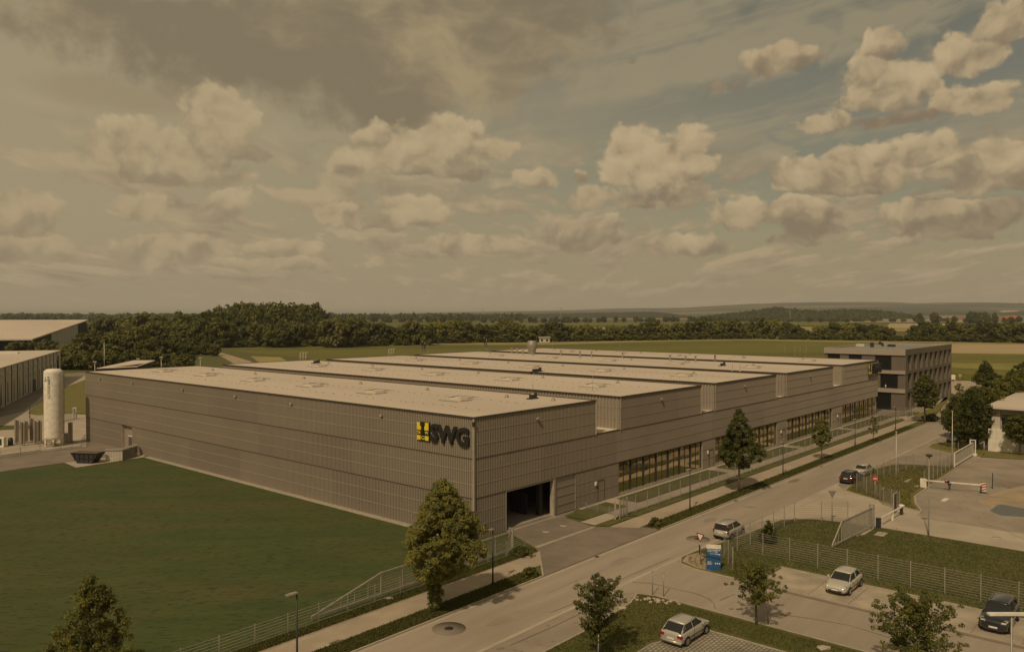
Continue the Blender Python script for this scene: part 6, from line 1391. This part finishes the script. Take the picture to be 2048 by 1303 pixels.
# left wood
G2 = 'trees of the left wood'
def band(x0, x1, step, ybase, ytop, kinds, grp, dj=12, wk=(.8, 1.15), tj=4, lab=None, Dov=None, trunk=True):
    px = x0
    while px < x1:
        yb = np.interp(px, *ybase); D = (CAMH * FPX / (yb - 628) if Dov is None else Dov) + qb.uniform(-dj, dj); top = np.interp(px, *ytop) + qb.uniform(-tj, tj)
        h = max(2.0, CAMH - (top - 628) * D / FPX); far_tree(px, D, h, min(h * qb.uniform(*wk), 20 if h > 10 else 99), qb.choice(kinds), grp, lab, trunk); px += step * qb.choice((.35, .6, .8, 1, 1.2, 1.7))
band(415, 665, 15, ([415, 665], [676, 676]), ([415, 440, 500, 560, 630, 645, 665], [622, 614, 610, 607, 612, 622, 630]), ['open', 'dark'], 'tall trees on the wooded rise', tj=2.5, lab=LBL['open'])
band(420, 660, 17, ([420, 660], [678, 678]), ([420, 500, 640, 660], [626, 620, 622, 634]), ['dark'], G2, lab='dark tree packed below the airy crowns of the wooded rise')
band(185, 430, 17, ([185, 430], [682, 684]), ([185, 260, 300, 430], [641, 636, 630, 628]), ['umber', 'dark', 'green'], G2, dj=20, tj=6, lab='mixed dark tree on the skyline of the left wood')
band(250, 700, 21, ([250, 700], [692, 692]), ([250, 340, 430, 520, 600, 700], [655, 645, 642, 652, 648, 640]), ['umber', 'green', 'dark', 'umber', 'yellow'], G2, dj=26, tj=9, lab='brownish green tree inside the left wood')
band(520, 870, 18, ([520, 870], [689, 689]), ([520, 600, 640, 700, 780, 820, 870], [655, 650, 641, 640, 650, 645, 660]), ['umber', 'dark', 'dark', 'green'], G2, dj=10, lab='dark tree at the right end of the left wood')
band(300, 870, 24, ([300, 870], [696, 690]), ([300, 500, 700, 870], [676, 680, 678, 680]), ['shrub'], 'shrubs along the left wood', wk=(1.4, 2.2), dj=5, lab='dense shrub at the edge of the left wood', trunk=False)
band(175, 440, 19, ([175, 440], [716, 712]), ([175, 260, 340, 440], [668, 672, 682, 690]), ['umber', 'green', 'umber', 'dark'], 'scrub behind the hall', dj=18, lab='brownish scrub tree behind the left end of the hall')
band(110, 400, 17, ([110, 400], [738, 735]), ([110, 200, 300, 400], [700, 704, 700, 712]), ['umber', 'shrub', 'yellow', 'green'], 'scrub behind the hall', dj=10, wk=(.9, 1.5), lab='low scrub tree just behind the hall roof')
band(-30, 140, 24, ([-30, 140], [716, 716]), ([-30, 40, 80, 140], [676, 680, 682, 686]), ['umber', 'green'], 'scrub behind the hall', dj=6, lab='scrub tree between the two pale halls at the left')
# dark rows farther off
G3 = 'dark tree rows far behind the belt'
band(660, 1500, 15, ([660, 1100, 1500], [644, 645, 642]), ([660, 760, 800, 1000, 1200, 1500], [627, 630, 632, 634, 634, 633]), ['dark'], G3, dj=60, wk=(.9, 1.6), tj=2)
band(1500, 2080, 22, ([1500, 2080], [643, 645]), ([1500, 1750, 1900, 2080], [634, 634, 633, 634]), ['dark', 'green'], G3, dj=60, wk=(.9, 1.5), tj=2.5)
band(0, 420, 26, ([0, 420], [645, 645]), ([0, 160, 420], [634, 634, 634]), ['dark', 'umber'], G3, dj=60, wk=(1.0, 1.6), tj=2)
for px, D, h, w in ((1870, 1900, 26, 24), (1942, 1900, 28, 22), (1950, 1900, 26, 22), (1962, 1900, 26, 22), (1971, 1900, 27, 20), (1990, 1850, 26, 13), (1840, 2000, 24, 20), (2022, 1600, 16, 16)): far_tree(px, D, h, w, 'dark', 'dark trees of the village', 'tall dark tree standing among the village houses')
# far wood reaching the horizon at the left: one mass
cl = [((lambda px, D: ((px - 1024) / FPX * D, D))(qb.uniform(-60, 1050), qb.uniform(2600, 3600))) for _ in range(900)]
me = leaf_mesh('far_wood', [(x, y, qb.uniform(6, 17), 16) for x, y in cl], 14, 9, [M['leaf_d'], M['leaf_g']], 9, .5, [.8, .2]); o = bpy.data.objects.new('far_wood', me); COL.objects.link(o); tag(o, 'distant wood closing the horizon at the left', 'wood', kind='stuff')
# canopy texture of the forested hill: one mass
cl = []
for _ in range(1500):
    px = qb.uniform(1385, 1845); D = 2700 - 260 * qb.random(); y = np.interp(px, [1380, 1440, 1490, 1530, 1555, 1600, 1640, 1690, 1760, 1810, 1850], [638, 630, 624, 618, 615, 620, 622, 619, 622, 628, 638]); z = (CAMH + (628 - y) * 2700 / FPX) * (1 - (2700 - D) / 260 * .95)
    cl.append(((px - 1024) / FPX * D, D, max(2, z), 9))
me = leaf_mesh('hill_wood', cl, 12, 4.5, [M['leaf_d']], 10, .4); o = bpy.data.objects.new('hill_wood', me); COL.objects.link(o); tag(o, 'dark wood covering the low hill left of the village', 'wood', kind='stuff')
# every tree of the belts gets words that tell where it stands
def zone(px):
    Z = [(-100, 'left of the pale halls'), (60, 'above the white tank'), (130, 'right of the white tank'), (200, 'behind the tilted shed roof'), (290, 'above the hall roof corner'), (400, 'left end of the wooded rise'), (480, 'left part of the wooded rise'), (560, 'right part of the wooded rise'), (640, 'just right of the wooded rise'), (720, 'between rise and twin flues'), (800, 'left of the left twin flue'), (850, 'right of the left twin flue'), (920, 'by the right twin flue'), (1000, 'left of the exhaust stack'), (1060, 'by the small hut'), (1110, 'right of the horizon pylon'), (1190, 'above the near roof corner'), (1270, 'above the far roof middle'), (1360, 'above the right roof pipes'), (1450, 'left of the hill pylon'), (1530, 'below the hill pylon'), (1600, 'right of the hill pylon'), (1650, 'above the office left corner'), (1720, 'above the office roof middle'), (1790, 'above the office right end'), (1850, 'below the long village barn'), (1890, 'below the cream house'), (1935, 'right of the gabled house'), (1985, 'below the red hipped roof'), (2030, 'at the right frame edge')]
    r_ = Z[0][1]
    for a_, t_ in Z:
        if px >= a_: r_ = t_
    return r_
ORDS = ['', 'second', 'third', 'fourth', 'fifth', 'sixth', 'seventh', 'eighth', 'ninth', 'tenth', 'eleventh', 'twelfth']
SH = {'green': 'green tree', 'yellow': 'yellowish tree', 'dark': 'dark tree', 'umber': 'brownish olive tree', 'open': 'airy-crowned tree', 'shrub': 'low shrub'}
seen = {}
for px, r, k, grp in sorted(FT, key=lambda q: q[0]):
    key = (k, grp, zone(px)); n_ = seen.get(key, 0); seen[key] = n_ + 1
    gs = {'trees of the long belt beyond the fields': 'in the long belt', 'shrubs at the foot of the belt': 'at the belt foot', 'tall trees on the wooded rise': 'on the skyline', 'trees of the left wood': 'in the left wood', 'shrubs along the left wood': 'at the wood edge', 'scrub behind the hall': 'in the scrub', 'dark tree rows far behind the belt': 'in the far row', 'dark trees of the village': 'in the village'}[grp]
    r['label'] = '%s %s, %s%s' % (SH[k], gs, zone(px), '' if n_ == 0 else ', %s from left' % ORDS[min(n_, 11)])
# pylons
def pylon(px, D, h, lab):
    r = empty('power_pylon', atd(px, D), 0, lab, 'pylon'); b = MB()
    for s in (-1, 1): b.bar((s * h * .08, 0, 0), (0, 0, h), h * .012)
    for k in range(8): z = h * k / 8; w = h * .08 * (1 - k / 8); w2 = h * .08 * (1 - (k + 1) / 8); b.bar((-w, 0, z), (w2, 0, z + h / 8), h * .008); b.bar((w, 0, z), (-w2, 0, z + h / 8), h * .008)
    b.build('lattice', M['steel_dull'], r); b = MB()
    for z, w in ((.72, .22), (.85, .16)): b.bar((-h * w, 0, h * z), (h * w, 0, h * z), h * .012)
    b.build('cross_arm', M['steel_dull'], r)
pylon(1122, 3000, 50, 'lattice pylon on the horizon above the second roof gap'); pylon(1580, 2300, 42, 'lattice pylon before the dark wooded hill'); pylon(2039, 5200, 110, 'tall thin mast on the right horizon'); pylon(966, 3200, 48, 'small pylon left of the horizon pylon')
# ------------------------------------------------------------------ haze
hb = MB().box(-8500, 8500, -60, 11500, -3, 420)
hz = bpy.data.materials.new('haze'); hz.use_nodes = True; t = hz.node_tree; t.nodes.clear()
pv = t.nodes.new('ShaderNodeVolumePrincipled'); pv.inputs['Color'].default_value = (.95, .95, .95, 1); pv.inputs['Density'].default_value = .00006; pv.inputs['Anisotropy'].default_value = .0
mo = t.nodes.new('ShaderNodeOutputMaterial'); t.links.new(pv.outputs[0], mo.inputs['Volume'])
hb.build('haze', hz, kind='stuff')
